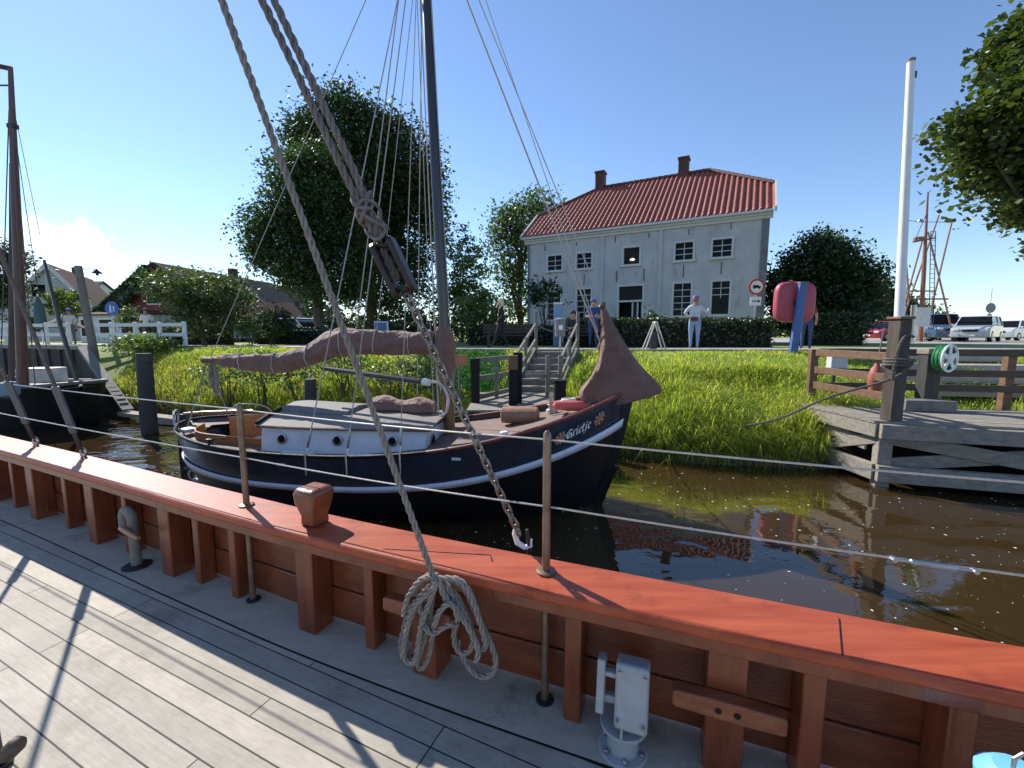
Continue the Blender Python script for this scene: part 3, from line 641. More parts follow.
# gunwale cap all round, deck below it
for sd in (-1, 1):
    q = [HP(t, 1, sd)+V((0, 0, .012)) for t in T]; k = next(i for i, t in enumerate(T) if t > .62)
    MB().tube(q[:k+1], .024, 8).build('gunwale', mt_black, gr); MB().tube(q[k:], [.024+.012*i/(len(q)-k) for i in range(len(q)-k)], 8).build('gunwale', mt_gun, gr)
def dz(x): return sheer(x)-.07-.05*max(0, (x-4.4)/2.7)
def dy(x, m=.03): return max(.01, hb(x)*.985-m)
CK0, CK1, CKW = .62, 1.95, .72
mb = MB()
for sd in (-1, 1):
    rows = []
    for i in range(60):
        x = .05+(BL-.1)*i/59; inner = min(dy(x)*.8, CKW*min(1, ((x-CK0+.15)/.3)**.5)) if CK0-.14 < x < CK1 else 0
        rows.append([G(x, sd*dy(x), dz(x)), G(x, sd*(inner+(dy(x)-inner)*.5), dz(x)+.02), G(x, sd*inner, dz(x)+(.03 if inner else .045))])
    mb.grid(rows)
mb.build('deck', mt_bdeck, gr)
mb = MB()
for sd in (-1, 1):
    xs_ = np.linspace(CK0-.12, CK1+.02, 12); qs = [min(dy(x)*.8, CKW*min(1, ((x-CK0+.15)/.3)**.5)) for x in xs_]
    mb.loft([[G(x, sd*q, .42), G(x, sd*q, dz(x)+.14), G(x, sd*(q+.03), dz(x)+.14), G(x, sd*(q+.03), .42)] for x, q in zip(xs_, qs)])
mb.build('coaming', mt_coam, gr, bevel=.006); MB().box(G(1.25, 0, .44), (1.5, 1.3, .03), -.1476).build('cockpit_floor', mt_oldwood, gr)
mb = MB()
for sd in (-1, 1): mb.box(G(1.3, sd*.5, .62), (1.2, .34, .04), -.1476)
mb.build('bench', mt_white, gr)
# cabin trunk with round ports, cambered roof
C0, C1 = 1.95, 4.24
def cw(x): return .86-.16*((x-C0)/(C1-C0))**2
def ct(x): return 1.155-.05*(x-C0)/(C1-C0)
mb = MB(); NX = 10
for sd in (-1, 1):
    mb.grid([[G(x, sd*cw(x), dz(x)-.02), G(x, sd*(cw(x)-.05), ct(x)+.01)] for x in np.linspace(C0, C1, NX)])
for x in (C0, C1): mb.grid([[G(x, -cw(x), dz(x)-.02), G(x, cw(x), dz(x)-.02)], [G(x, -cw(x)+.05, ct(x)+.01), G(x, cw(x)-.05, ct(x)+.01)]])
mb.build('cabin_trunk', mt_trunk, gr)
def roofz(x, y): return ct(x)+.15*(1-(y/.9)**2)*(1-.25*(x-C0)/(C1-C0))
mb = MB(); secs = []
for x in np.linspace(C0-.06, C1+.07, 14):
    x = float(x); w = cw(min(max(x, C0), C1)); top_ = [G(x, y, roofz(x, y)+.012) for y in np.linspace(-w, w, 11)]; bot = [p-V((0, 0, .03)) for p in top_[::-1]]; secs.append(top_+bot)
rf = mb.loft(secs).build('cabin_roof', mt_roof, gr)
for sd in (-1, 1): MB().tube([G(x, sd*(cw(min(max(x, C0), C1))+.004), roofz(x, cw(min(max(x, C0), C1)))) for x in np.linspace(C0-.06, C1+.07, 14)], .018, 6).build('roof_edge', mt_railwood, rf)
mb = MB(); secs = []
for x in np.linspace(C0-.05, 2.95, 5): secs.append([G(x, y, roofz(x, y)+z) for y, z in ((-.36, .015), (-.34, .06), (0, .075), (.34, .06), (.36, .015))])
mb.loft(secs).build('sliding_hatch', M('hatch_grey', (.18, .17, .165), .7, .2, 5), rf)
MB().tube([G(C0-.055, y, roofz(C0, y)+.03) for y in np.linspace(-.84, .84, 15)], .028, 8).build('hatch_hood', mt_black, rf)
for x in (2.26, 3.05, 3.8): 
    for sd in (-1, 1):
        nrm = (GN*sd).normalized(); c = G(x, sd*(cw(x)-.022), 1.0)
        pr = MB().lathe([(.075, -.01), (.075, .012), (.052, .018), (.048, .006)], c, 18, nrm+V((0, 0, .14))).build('porthole', mt_iron if False else mt_steel, gr)
        MB().lathe([(.05, 0), (.05, .011)], c, 16, nrm+V((0, 0, .14))).build('glass', mt_glass, pr)
c = G(C1+.004, -.42, .96); pr = MB().lathe([(.085, -.01), (.085, .012), (.062, .018)], c, 18, GE).build('porthole', mt_steel, gr); MB().lathe([(.06, 0), (.06, .02)], c, 16, GE).build('glass', mt_glass, pr)
mb = MB(); secs = []
for i, x in enumerate(np.linspace(3.15, 4.1, 9)):
    r = .13+.03*math.sin(i*1.3); secs.append([G(x, .12+r*1.5*math.cos(a), roofz(x, .1)+.02+max(0, r*1.2*math.sin(a)+.03)) for a in np.linspace(0, 2*math.pi, 11)[:-1]])
mb.loft(secs).build('sail_bundle', mt_sail, gr)
for x, w in ((2.6, .25), (3.55, .28)): 
    secs = [[G(x+dx, -1.0+r*math.cos(a), dz(3)+.05+r*.8*math.sin(a)) for a in np.linspace(0, 6.28, 11)[:-1]] for dx, r in ((-w, .01), (-w*.9, .045), (w*.9, .05), (w, .01))]
    MB().loft(secs).build('fender', mt_dirtywhite, gr)
# foredeck: canvas roll, samson post, fender, anchor gear
secs = []
for dx, r in ((-.28, .06), (-.26, .12), (-.1, .13), (.1, .135), (.25, .125), (.28, .07)): secs.append([G(5.4+dx, .12+r*1.25*math.cos(a), dz(5.4)+.15+r*math.sin(a)) for a in np.linspace(0, 6.28, 13)[:-1]])
MB().loft(secs).build('canvas_roll', M('tan_canvas', (.30, .16, .095), .85, .2, 8, .4, 30), gr)
secs = []
for dx, r in ((-.24, .01), (-.2, .06), (0, .075), (.2, .07), (.26, .03), (.3, .012)): secs.append([G(6.12+dx, -.08+r*math.cos(a), dz(6.1)+.16+r*math.sin(a)) for a in np.linspace(0, 6.28, 13)[:-1]])
MB().loft(secs).build('fender', mt_pink, gr)
mb = MB(); mb.box(G(5.85, .16, dz(6.05)+.17), (.05, .05, .3)); mb.box(G(5.85, .16, dz(6.05)+.26), (.05, .22, .035), -.147); mb.build('samson_post', mt_steel, gr)
mb = MB(); mb.lathe([(.09, 0), (.09, .04), (.05, .06), (.05, .11), (.08, .12)], G(5.85, .42, dz(5.85)+.04), 14); mb.build('anchor_winch', mt_dirtywhite, gr)
mb = MB(); laid_rope(mb, [G(6.1+.13*math.cos(a)*(1-a/60), .38+.16*math.sin(a)*(1-a/60), dz(6.3)+.06+a*.004) for a in np.linspace(0, 19, 70)], .014); mb.build('rope_coil', mt_white, gr)
mb = MB(); mb.lathe([(.045, 0), (.045, .1), (.05, .1), (.05, .15), (.04, .16)], G(5.35, -1.0, dz(5.3)+.02), 12); mb.build('filler_cap', mt_trunk, gr)
chain(mb2 := MB(), G(6.35, -.1, dz(6.4)+.08), G(6.7, -.02, sheer(6.75)+.12), .011, .08); mb2.build('anchor_chain', mt_steel, gr)
# name on the bow: blackletter strokes drawn with a broad nib, mapped on to the hull side
def bow(u, w):      # metres along the name board and up, to a point on the starboard bow
    t = .908+u/6.9; k = .905+.02*(u/.35)+w/1.85
    return HP(t, k)+HN(t, k)*.006
def nib(mb, pl, nw=.018, ang=.75, lift=.0):
    dx, dy_ = math.cos(ang)*nw/2, math.sin(ang)*nw/2; f = lambda p: bow(*p)+HN(.85, .9)*lift
    for (x0, y0), (x1, y1) in zip(pl, pl[1:]):
        q = [(x0-dx, y0-dy_), (x0+dx, y0+dy_), (x1+dx, y1+dy_), (x1-dx, y1-dy_)]; mb.add([f(p) for p in q], [(0, 1, 2, 3)])
GL = {'G': ([[(.9, .85), (.55, 1.0), (.2, .85), (.08, .5), (.2, .15), (.5, 0), (.85, .12), (.9, .45), (.6, .5)], [(.45, .9), (.45, .1)], [(.9, .45), (.98, -.08)]], 1.12),
      'r': ([[(.0, .6), (.15, .7), (.15, .08), (.3, .0)], [(.15, .55), (.4, .72), (.5, .6)]], .6),
      'i': ([[(.0, .6), (.14, .7), (.14, .08), (.3, .0)], [(.12, .95), (.2, .88)]], .42),
      'e': ([[(.42, .0), (.15, .1), (.13, .55), (.32, .7), (.45, .5), (.15, .32)]], .58),
      't': ([[(.14, .98), (.14, .1), (.34, .0)], [(.0, .68), (.36, .68)]], .5),
      'j': ([[(.05, .6), (.2, .7), (.2, -.12), (.05, -.3), (-.1, -.25)], [(.17, .95), (.25, .88)]], .45)}
mb = MB(); uu = -.165; H = .1
for ch in 'Grietje':
    st_, adv = GL[ch]
    for pl in st_: nib(mb, [(uu+x*H*.72, -.05+y*H) for x, y in pl])
    uu += adv*H*.72
nb = MB()
nb.grid([[bow(u, w)-HN(.85, .9)*.003 for w in (-.085, -.03, .03, .085)] for u in np.linspace(-.31, .31, 14)])
plate = nb.build('name_board', M('name_board_blue', (.012, .02, .05), .3, .1), gr); mb.build('boat_name', M('name_white', (.8, .8, .76), .5, .05), plate, smooth=0, fix=False)
for uc in (-.24, .245):
    dk_ = MB(); dk_.add([bow(uc, 0)+HN(.85, .9)*.0]+[bow(uc+.068*math.cos(a), .075*math.sin(a)) for a in np.linspace(0, 6.2832, 25)[:-1]], [(0, i+1, (i+1) % 24+1) for i in range(24)])
    ro = dk_.build('rosette', M('rosette_red', (.22, .035, .025), .5, .2, 30), plate)
    dk_ = MB()
    for k in range(8):
        a = k*math.pi/4+.2; dk_.add([bow(uc, 0)+HN(.85, .9)*.004]+[bow(uc+.066*math.cos(a+e_), .073*math.sin(a+e_))+HN(.85, .9)*.004 for e_ in (-.13, .13)], [(0, 1, 2)])
    dk_.build('rays', M('rosette_cream', (.62, .5, .3), .5, .1), ro, fix=False)
# mast, spars and rigging
MX = 4.37; mh = 8.3
def mast(z): return G(MX-.036*(z-.8), 0, z)
MB().tube([mast(z) for z in (.85, 1.2, 1.95)], [.085, .088, .082], 14).build('mast', mt_mastlow, gr)
MB().tube([mast(z) for z in (1.95, 4, 6, 8.3, 8.6)], [.076, .075, .07, .055, .05], 14).build('upper_mast', mt_masttop, gr)
mb = MB()
for k in range(7): mb.lathe([(.089, 0), (.1, .012), (.089, .024)], mast(1.72+.03*k), 14)
mb.build('mast_hoops', mt_greywood, gr)
MB().lathe([(.15, 0), (.15, .03), (.1, .06)], mast(.86), 14).build('mast_coat', mt_dirtywhite, gr)
# boom with the stowed mainsail in its brown cover
be, bm_ = G(.4, .05, 2.0), mast(2.22)-GE*.1
MB().tube([be-GE*.12, be.lerp(bm_, .3)-V((0, 0, .05)), bm_.lerp(be, .35)+V((0, 0, .02)), bm_], [.05, .055, .055, .05], 10).build('boom', mt_railwood, gr)
prof = [(.03, .0, .05, .05), (.08, 0, .09, .08), (.2, -.06, .13, .1), (.32, -.1, .145, .11), (.44, -.045, .15, .12), (.52, .1, .2, .14), (.6, .19, .2, .15), (.7, .16, .18, .14), (.8, .1, .17, .13), (.9, .09, .17, .14), (.965, .1, .18, .14), (1.0, .1, .1, .1)]
secs = []; PR = np.array(prof)
for i, t in enumerate(np.linspace(.03, .985, 70)):
    zo, hh, ww = [float(np.interp(t, PR[:, 0], PR[:, j])) for j in (1, 2, 3)]; c = be.lerp(bm_, t)+V((0, 0, zo)); r = []
    for j in range(22):
        a = 2*math.pi*j/22; n = 1+.26*mnoise.noise((t*5.5+3*math.sin(a)*.4, math.cos(a)*1.8, math.sin(a)*1.8))+.10*math.sin(a*4+t*26+2*mnoise.noise((t*9, a, 2)))*abs(math.sin(a*.5+t*4))+.1*mnoise.noise((t*24+a*2.5, a*3, 4))
        if abs(((t*9) % 1)-.5) > .46: n *= .93
        r.append(c+GN*(ww*math.cos(a)*n)+V((0, 0, hh*math.sin(a)*n-.04*abs(math.cos(a)))))
    secs.append(r)
sc_ = MB().loft(secs).build('sail_cover', mt_sail, gr, smooth=70)
for k in (9, 20, 31, 42, 52, 62):
    cc = sum((V(p) for p in secs[k]), V((0, 0, 0)))/22; MB().tube([cc+(V(p)-cc)*1.03 for p in secs[k]], .009, 5, closed=True).build('sail_tie', mt_cord, sc_)
mc = [(1.58, .09), (1.7, .11), (2.0, .13), (2.25, .15), (2.4, .13), (2.52, .095)]
MB().loft([[mast(z)+(GE*math.cos(a)*r*(1+.1*math.sin(5*a+z*9))+GN*math.sin(a)*r*(1+.1*math.sin(4*a))) for a in np.linspace(0, 6.283, 19)[:-1]] for z, r in mc]).build('mast_cover', mt_sail, gr, smooth=70)
a, b = atY(322, 368, 6.75), atY(424, 382, 6.15); mb = MB(); mb.tube([a, a.lerp(b, .5), b], [.035, .045, .042], 10); mb.build('spar', mt_masttop, gr)
MB().tube([b-(b-a)*.01, b+(b-a)*.05], .05, 10).build('spar_end', mt_white, gr)
mb = MB(); laid_rope(mb, smooth_path([b, b+V((.22, 0, -.02)), b+V((.34, -.03, -.2)), b+V((.32, -.03, -.42)), b+V((.22, 0, -.5))], 6), .022); mb.build('spar_rope', mt_dirtywhite, gr)
mb = MB(); c = be+GE*.05
for k in range(11): mb.tube([c+V((.02*math.cos(k), .03*math.sin(k), 0)), c+V((.07*math.cos(k*2.1), .06*math.sin(k*1.7), -.25-.02*(k % 3))), c+V((.03*math.cos(k*1.3), .05, -.5-.03*(k % 4)))], .012, 5)
mb.build('mainsheet_coil', mt_rope, gr)
mb = MB(); mb.tube([be, G(.35, .4, 1.0)], .012, 6); mb.tube([be-GE*.03, G(.3, -.35, 1.0)], .012, 6); mb.build('boom_crutch_rope', mt_rope, gr)
# triangular brown bag of the furled jib on its stay
j0 = G(6.55, 0, 2.74); JB = np.array([(2.74, 6.52, 6.6), (2.62, 6.52, 6.66), (2.5, 6.53, 6.72), (2.3, 6.52, 6.84), (2.1, 6.50, 6.98), (1.9, 6.42, 7.12), (1.75, 6.31, 7.26), (1.66, 6.24, 7.34), (1.58, 6.25, 7.36), (1.5, 6.4, 7.2)]); secs = []
for i, z in enumerate(np.linspace(2.74, 1.5, 36)):
    x0, x1 = [float(np.interp(-z, -JB[:, 0], JB[:, q])) for q in (1, 2)]; w = (x1-x0)/2; t = i/35; d = .04+.17*t; r = []
    for j in range(26):
        a = 2*math.pi*j/26; cx = math.copysign(abs(math.cos(a))**.8, math.cos(a)); fold = 1+.3*math.sin(a*6+t*5)*t**.7+.14*mnoise.noise((math.cos(a)*2.2, math.sin(a)*2.2+t, t*6))
        r.append(G((x0+x1)/2+w*cx, d*math.sin(a)*fold+.05*math.sin(a*7+t*6)*t, z+.05*t*mnoise.noise((a*2, t*3, 7))+.06*t*t*cx-.0))
    secs.append(r)
jib = MB().loft(secs).build('jib_bag', mt_sail, gr, smooth=70)
mb = MB(); mb.tube([j0+V((.0, 0, -.05)), j0+V((.0, 0, .1))], [.03, .035], 8); mb.lathe([(.035, 0), (.05, .02), (.035, .05)], j0+V((-.02, 0, .02)), 10); mb.build('furling_swivel', mt_railwood, jib)
tp = mast(8.1); wires = []
W_ = lambda name, pts, r, m=mt_cord: MB().tube(pts, r, 6).build(name, m, gr)
W_('forestay', [G(6.85, 0, 1.5), tp+GE*.05], .011); W_('jib_halyard', [j0+V((.03, 0, 0)), mast(8.3)+GE*.1], .007); W_('jib_halyard', [j0+V((-.05, .06, -.3)), mast(8.3)+GE*.3+GN*.05], .006)
W_('topping_lift', [be, mast(8.2)-GE*.08], .006)
sp_ = be.lerp(bm_, .665)+V((0, 0, .3)); W_('lazy_line', [sp_, mast(8.0)-GE*.1-GN*.1], .009); MB().lathe([(.03, 0), (.045, .05), (.03, .1)], sp_-V((0, 0, .12)), 8).build('shackle', mt_steel, gr)
W_('lazy_line', [be.lerp(bm_, .74)+V((0, .08, .2)), mast(7.9)-GE*.05+GN*.1], .006)
for sd in (-1, 1):
    for x in ((2.85, 3.4, 4.1) if sd < 0 else (3.4,)):
        g0 = HP(x/BL, 1, sd); d = (tp-g0).normalized(); g0 = g0+V((0, 0, .02))
        W_('shroud', [g0+d*.35, tp+GN*sd*.06], .008 if x < 4 else .006)
        mb = MB(); mb.tube([g0-V((0, 0, .25))+HN(x/BL, .9, sd)*.015, g0+HN(x/BL, .98, sd)*.02, g0+d*.1], .012, 6); mb.tube([g0+d*.1, g0+d*.13, g0+d*.3, g0+d*.35], [.01, .017, .017, .01], 8); mb.build('bottle_screw', mt_steel if sd < 0 else mt_iron, gr)
for i, (dx, dy2, r) in enumerate(((-.13, -.05, .008), (-.17, .03, .007), (-.1, .08, .009), (.11, -.04, .006), (-.22, -.02, .006))):
    W_('halyard', [mast(1.25)+GE*dx+GN*dy2, mast(8.2)+GE*dx*.5+GN*dy2], r)
# stern gear: push-pit rail, winches, cleats, rudder and tiller
mb = MB()
for pts in ([HP(.05, 1)+V((0, 0, .0)), HP(.045, 1)+V((0, 0, .2)), HP(.03, 1)+V((0, 0, .24)), HP(.012, 1)+V((0, 0, .22)), HP(.012, 1)], [HP(.12, 1, 1), HP(.1, 1, 1)+V((0, 0, .18)), HP(.05, 1, 1)+V((0, 0, .2)), HP(.04, 1, 1)]): mb.tube(smooth_path(pts, 5), .014, 7)
mb.build('stern_rail', mt_steel, gr)
mb = MB(); mb.lathe([(.05, 0), (.055, .02), (.035, .03), (.035, .08), (.05, .09)], HP(.19, 1)+GN*.06, 12); mb.tube([HP(.19, 1)+V((0, .06, .09)), HP(.19, 1)+GE*.25+V((0, .06, .11))], .012, 6); mb.build('sheet_winch', mt_iron, gr)
MB().box(HP(.07, 1)+GN*.18+V((0, 0, .02)), (.2, .16, .05), -.5).build('stern_block', mt_dirtywhite, gr)
mb = MB(); mb.loft([[G(-.02+q, s_*.03, z) for q, s_ in ((0, -1), (.0, 1), (-.22, 1), (-.22, -1))] for z in (-.5, .2, .9, 1.12)]); rd = mb.build('rudder', mt_navy, gr, bevel=.01)
MB().tube([G(-.1, 0, 1.12), G(.3, 0, 1.16), G(1.1, .05, 1.2)], [.03, .028, .02], 8).build('tiller', mt_varnish, gr)
for x in (1.0, 2.5, 4.8):
    mb = MB(); q = HP(x/BL, .965)+HN(x/BL, .96)*.004; mb.box(q+V((0, 0, -.06)), (.11, .012, .03), -.1476); mb.build('fairlead', mt_white, gr)
for a, b in ((HP(.97, .96)+GE*.0, V((1.9, 8.9, 1.2))),):
    mb = MB(); laid_rope(mb, sag(a, b, .1, 16), .012); mb.build('mooring_line', mt_rope, gr)
# a white ring fender lying on the water by the stern
rg = atZ(197, 478, .05); mb = MB(); mb.tube([rg+V((.11*math.cos(a), 0, .06+.1*math.sin(a))) for a in np.linspace(0, 6.283, 17)[:-1]], .035, 8, closed=True); tag(mb.build('ring_fender', mt_white, None), 'white ring fender lying in the water under the boat stern', 'fender')
# ---------------------------------------------------------------- the grey stuccoed house on the quay
RD = 1.934
HA, HB = V((.94, 27, RD)), V((12.12, 21, RD)); HEx = (HB-HA).normalized(); HNo = V((HEx.y, -HEx.x, 0)); HW = (HB-HA).length
def hp(u, z, o=0): return HA+HEx*u+HNo*o+V((0, 0, z-RD))
def hit(zx, zy):
    r = V(ray(480+zx*.3125, 140+zy*.3125)); c = V((0, 0, CZ)); t = (HA-c).dot(HNo)/r.dot(HNo); p = c+r*t; return (p-HA).dot(HEx), p.z
mt_stucco = M('stucco', (.47, .465, .465), .9, .15, 1.3, .3, 90, col2=(.6, .595, .59), detail=9, spots=.6, sscale=1.2, sstretch=(1.6, 1.6, .5))
mt_trim = M('white_trim', (.62, .62, .6), .5, .08, 5); mt_plinth = M('plinth', (.2, .2, .21), .9, .3, 3)
mt_tile = M('red_pantile', (.18, .04, .026), .6, .35, 5, .15, 30, col2=(.38, .09, .055), spots=.6, sscale=2.5, detail=8); mt_brickdark = M('chimney_brick', (.11, .05, .04), .9, .4, 8, .4, 30)
hs = thing('grey_house', 'two-storey grey stuccoed house with red pantiled half-hipped roof and white windows', 'house', HA.lerp(HB, .5))
EZ, DEP = 8.16, 9.2
def wall_quads(mb, u0, u1, z0, z1, holes, o=0):
    us = sorted({u0, u1, *[h[0] for h in holes], *[h[2] for h in holes]}); zs = sorted({z0, z1, *[h[1] for h in holes], *[h[3] for h in holes]})
    for a, b in zip(us, us[1:]):
        for c, d in zip(zs, zs[1:]):
            m, n_ = (a+b)/2, (c+d)/2
            if any(h[0] < m < h[2] and h[1] < n_ < h[3] for h in holes): continue
            mb.add([hp(a, c, o), hp(b, c, o), hp(b, d, o), hp(a, d, o)], [(0, 1, 2, 3)])
RECT = [(212, 365, 267, 420, 'u'), (305, 357, 362, 413, 'u'), (454, 338, 516, 401, 'o'), (619, 322, 688, 387, 'u'), (738, 311, 812, 377, 'u'), (212, 482, 262, 578, 'l'), (305, 472, 360, 572, 'l'), (613, 453, 680, 565, 'l'), (735, 446, 804, 561, 'p'), (438, 462, 525, 592, 'd')]
holes = []
for x0, y0, x1, y1, k in RECT:
    a, b = hit(x0, (y0+y1)/2)[0], hit(x1, (y0+y1)/2)[0]; xm = (x0+x1)/2; zt, zb = hit(xm, y0)[1], hit(xm, y1)[1]
    if k == 'd': zb = RD+.15
    holes.append((a, zb, b, zt, k))
mb = MB(); wall_quads(mb, 0, HW, RD-.3, EZ, holes)
B = [HA-HNo*DEP, HB-HNo*DEP]; up = V((0, 0, EZ-RD)); dn = V((0, 0, -.3))
mb.add([HB+dn, B[1]+dn, B[1]+up, HB+up], [(0, 1, 2, 3)]); mb.add([B[0]+dn, HA+dn, HA+up, B[0]+up], [(0, 1, 2, 3)]); mb.add([B[1]+dn, B[0]+dn, B[0]+up, B[1]+up], [(0, 1, 2, 3)])
mb.build('wall', mt_stucco, hs, smooth=0)
for u0, u1 in ((hit(385, 400)[0], hit(397, 400)[0]), (hit(570, 400)[0], hit(583, 400)[0]), (hit(893, 420)[0], HW+.03)):
    MB().hexa([hp(u0, RD, .004), hp(u0, RD, .09), hp(u1, RD, .09), hp(u1, RD, .004), hp(u0, EZ-.3, .004), hp(u0, EZ-.3, .09), hp(u1, EZ-.3, .09), hp(u1, EZ-.3, .004)]).build('pilaster', mt_plinth if u1 > HW else mt_stucco, hs)
def pane(p0, p1, z0, z1, d, m, name, par):
    return MB().add([hp(p0, z0, -d), hp(p1, z0, -d), hp(p1, z1, -d), hp(p0, z1, -d)], [(0, 1, 2, 3)]).build(name, m, par, smooth=0)
for a, zb, b, zt, k in holes:
    fw = .1; mb = MB()
    for q in ((a, zb, a+fw, zt), (b-fw, zb, b, zt), (a+fw, zt-fw, b-fw, zt), (a+fw, zb, b-fw, zb+(.06 if k != 'd' else .02))):
        mb.hexa([hp(q[0], q[1], -.16), hp(q[0], q[1], .045), hp(q[2], q[1], .045), hp(q[2], q[1], -.16), hp(q[0], q[3], -.16), hp(q[0], q[3], .045), hp(q[2], q[3], .045), hp(q[2], q[3], -.16)])
    fr = mb.build('door_frame' if k == 'd' else 'window', mt_trim, hs)
    A, Bb, Z0, Z1 = a+fw, b-fw, zb+.06, zt-fw
    if k == 'd':
        zm = zt-.95; pane(A, Bb, zm+.1, Z1, .14, mt_glass, 'fanlight', fr)
        MB().hexa([hp(A, zm, -.15), hp(A, zm, .02), hp(Bb, zm, .02), hp(Bb, zm, -.15), hp(A, zm+.1, -.15), hp(A, zm+.1, .02), hp(Bb, zm+.1, .02), hp(Bb, zm+.1, -.15)]).build('transom', mt_trim, fr)
        pane(A, Bb, Z0-.05, zm, .9, mt_black, 'hallway_dark', fr)  # black sheet stands in for the darkness inside the doorway
        u = A+(Bb-A)*.55; mb = MB()
        for u0, u1 in ((u, u+.07), (Bb-.3, Bb-.23), (Bb-.06, Bb)): mb.hexa([hp(u0, Z0, -.2), hp(u0, Z0, -.1), hp(u1, Z0, -.1), hp(u1, Z0, -.2), hp(u0, zm, -.2), hp(u0, zm, -.1), hp(u1, zm, -.1), hp(u1, zm, -.2)])
        d_ = mb.build('door', mt_trim, hs); pane(u+.07, Bb-.3, Z0, zm, .15, mt_glass, 'glass', d_)
        MB().hexa([hp(a-.2, RD, .0), hp(a-.2, RD, .7), hp(b+.2, RD, .7), hp(b+.2, RD, .0), hp(a-.2, RD+.15, .0), hp(a-.2, RD+.15, .7), hp(b+.2, RD+.15, .7), hp(b+.2, RD+.15, .0)]).build('doorstep', mt_oldwood, hs)
        continue
    pane(A, Bb, Z0, Z1, .12, mt_black if k == 'o' else mt_glass, 'pane', fr)  # the open window gets a black sheet for the dark room, not glass
    if k in 'ulp':
        mb = MB(); nr = 3 if k == 'u' else 5; ncol = 3 if k == 'l' and b-a > 1.2 else 2
        g = (lambda u0, u1, z0, z1: mb.hexa([hp(u0, z0, -.11), hp(u0, z0, -.085), hp(u1, z0, -.085), hp(u1, z0, -.11), hp(u0, z1, -.11), hp(u0, z1, -.085), hp(u1, z1, -.085), hp(u1, z1, -.11)]))
        rows_ = range(1, nr) if k != 'p' else (1, 2)
        for i in range(1, ncol): g(A+(Bb-A)*i/ncol-.018, A+(Bb-A)*i/ncol+.018, Z0 if k != 'p' else Z0+(Z1-Z0)*.5, Z1)
        for i in rows_: z = Z1-(Z1-Z0)*i/nr; g(A, Bb, z-.018, z+.018)
        mb.build('glazing_bars', mt_trim, fr)
        # dim blinds and curtains hang inside
        if False: pane(A+.05, Bb-.05, Z0+.05, Z0+(Z1-Z0)*.5, .117, M('curtain', (.1, .1, .1), .9, .4, 9), 'curtain', fr)
    MB().hexa([hp(a-.06, zb-.07, .002), hp(a-.06, zb-.07, .12), hp(b+.06, zb-.07, .12), hp(b+.06, zb-.07, .002), hp(a-.06, zb, .002), hp(a-.06, zb, .12), hp(b+.06, zb, .12), hp(b+.06, zb, .002)]).build('sill', mt_trim, fr)
for zx, y0, y1 in ((333, 430, 462), (437, 418, 455), (524, 412, 450), (650, 400, 440), (771, 390, 428), (208, 337, 356), (310, 322, 338), (433, 308, 328), (541, 297, 314), (668, 285, 303), (803, 266, 286), (238, 445, 470)):
    u, z0 = hit(zx, y1); z1 = hit(zx, y0)[1]; mb = MB(); mb.bar(hp(u, z0, .02), hp(u, z1, .02), .035, .03, HNo); mb.build('wall_anchor', mt_iron, hs)
u, z = hit(517, 380)
# cornice, gutter, roof
OV = .38
mb = MB()
for z0, z1, o_ in ((EZ-.3, EZ-.16, .1), (EZ-.16, EZ-.05, .2), (EZ-.05, EZ+.06, OV)): mb.hexa([hp(-.15, z0, .003), hp(-.15, z0, o_), hp(HW+.15, z0, o_), hp(HW+.15, z0, .003), hp(-.15, z1, .003), hp(-.15, z1, o_), hp(HW+.15, z1, o_), hp(HW+.15, z1, .003)])
mb.build('cornice', mt_trim, hs)
MB().tube([hp(.14, RD, .1), hp(.14, EZ-.3, .1)], .05, 8).build('downpipe', mt_plinth, hs)
RZ_, RB = 11.95, DEP/2; FR, IN = .47, 3.3      # ridge height, ridge set-back, verge fraction, hip inset
def top_frac(u):      # how far up the slope the tiled front reaches at u
    e = .2; u0 = -e; L = HW+2*e
    return min(1, FR+(1-FR)*min((u-u0)/IN, (u0+L-u)/IN))
def rpnt(u, f, b=1, lift=0):      # b=1 front slope
    back = -OV+f*(RB+OV); z = EZ+.03+f*(RZ_-EZ); d = back if b == 1 else DEP-back
    return HA+HEx*u-HNo*d+V((0, 0, z-RD+lift))
mb = MB(); NC = 47; rows = []; nR = 16
us = [-.2+(HW+.4)*i/(NC*5) for i in range(NC*5+1)]
for i, u in enumerate(us):
    ph = (i % 5)/5; wv = .062*math.cos(2*math.pi*ph)+(.012 if ph > .6 else 0); tf = top_frac(u); r = []
    for j in range(nR*2+1):
        row, hi = divmod(j, 2); f = min(tf, (row+hi*.92)/nR); r.append(rpnt(u, f, 1, wv+.035*(1-(hi*.92))))
    rows.append(r)
mb.grid(rows); rt = mb.build('roof', mt_tile, hs, smooth=40)
mb = MB(); mb.grid([[rpnt(u, f*top_frac(u), 2) for f in np.linspace(0, 1, 4)] for u in np.linspace(-.2, HW+.2, 20)])
for u0, s_ in ((-.2, 1), (HW+.2, -1)): mb.add([rpnt(u0, FR), rpnt(u0, FR, 2), rpnt(u0+s_*IN, 1, 2), rpnt(u0+s_*IN, 1)], [(0, 1, 2, 3)]); 
mb.build('roof_back', mt_tile, hs)
mb = MB()
for u0 in (0, HW): mb.add([hp(u0, EZ), HA+HEx*u0-HNo*DEP+V((0, 0, EZ-RD)), rpnt(u0, FR, 2, -.05), rpnt(u0, FR, 1, -.05)], [(0, 1, 2, 3)])
mb.build('gable', mt_stucco, hs)
for u0, s_ in ((-.2, -1), (HW+.2, 1)):
    for b in (1, 2): mb = MB(); mb.bar(rpnt(u0+s_*.03, -.01, b, .02), rpnt(u0+s_*.03, FR+.01, b, .02), .07, .26); mb.build('bargeboard', mt_trim, hs)
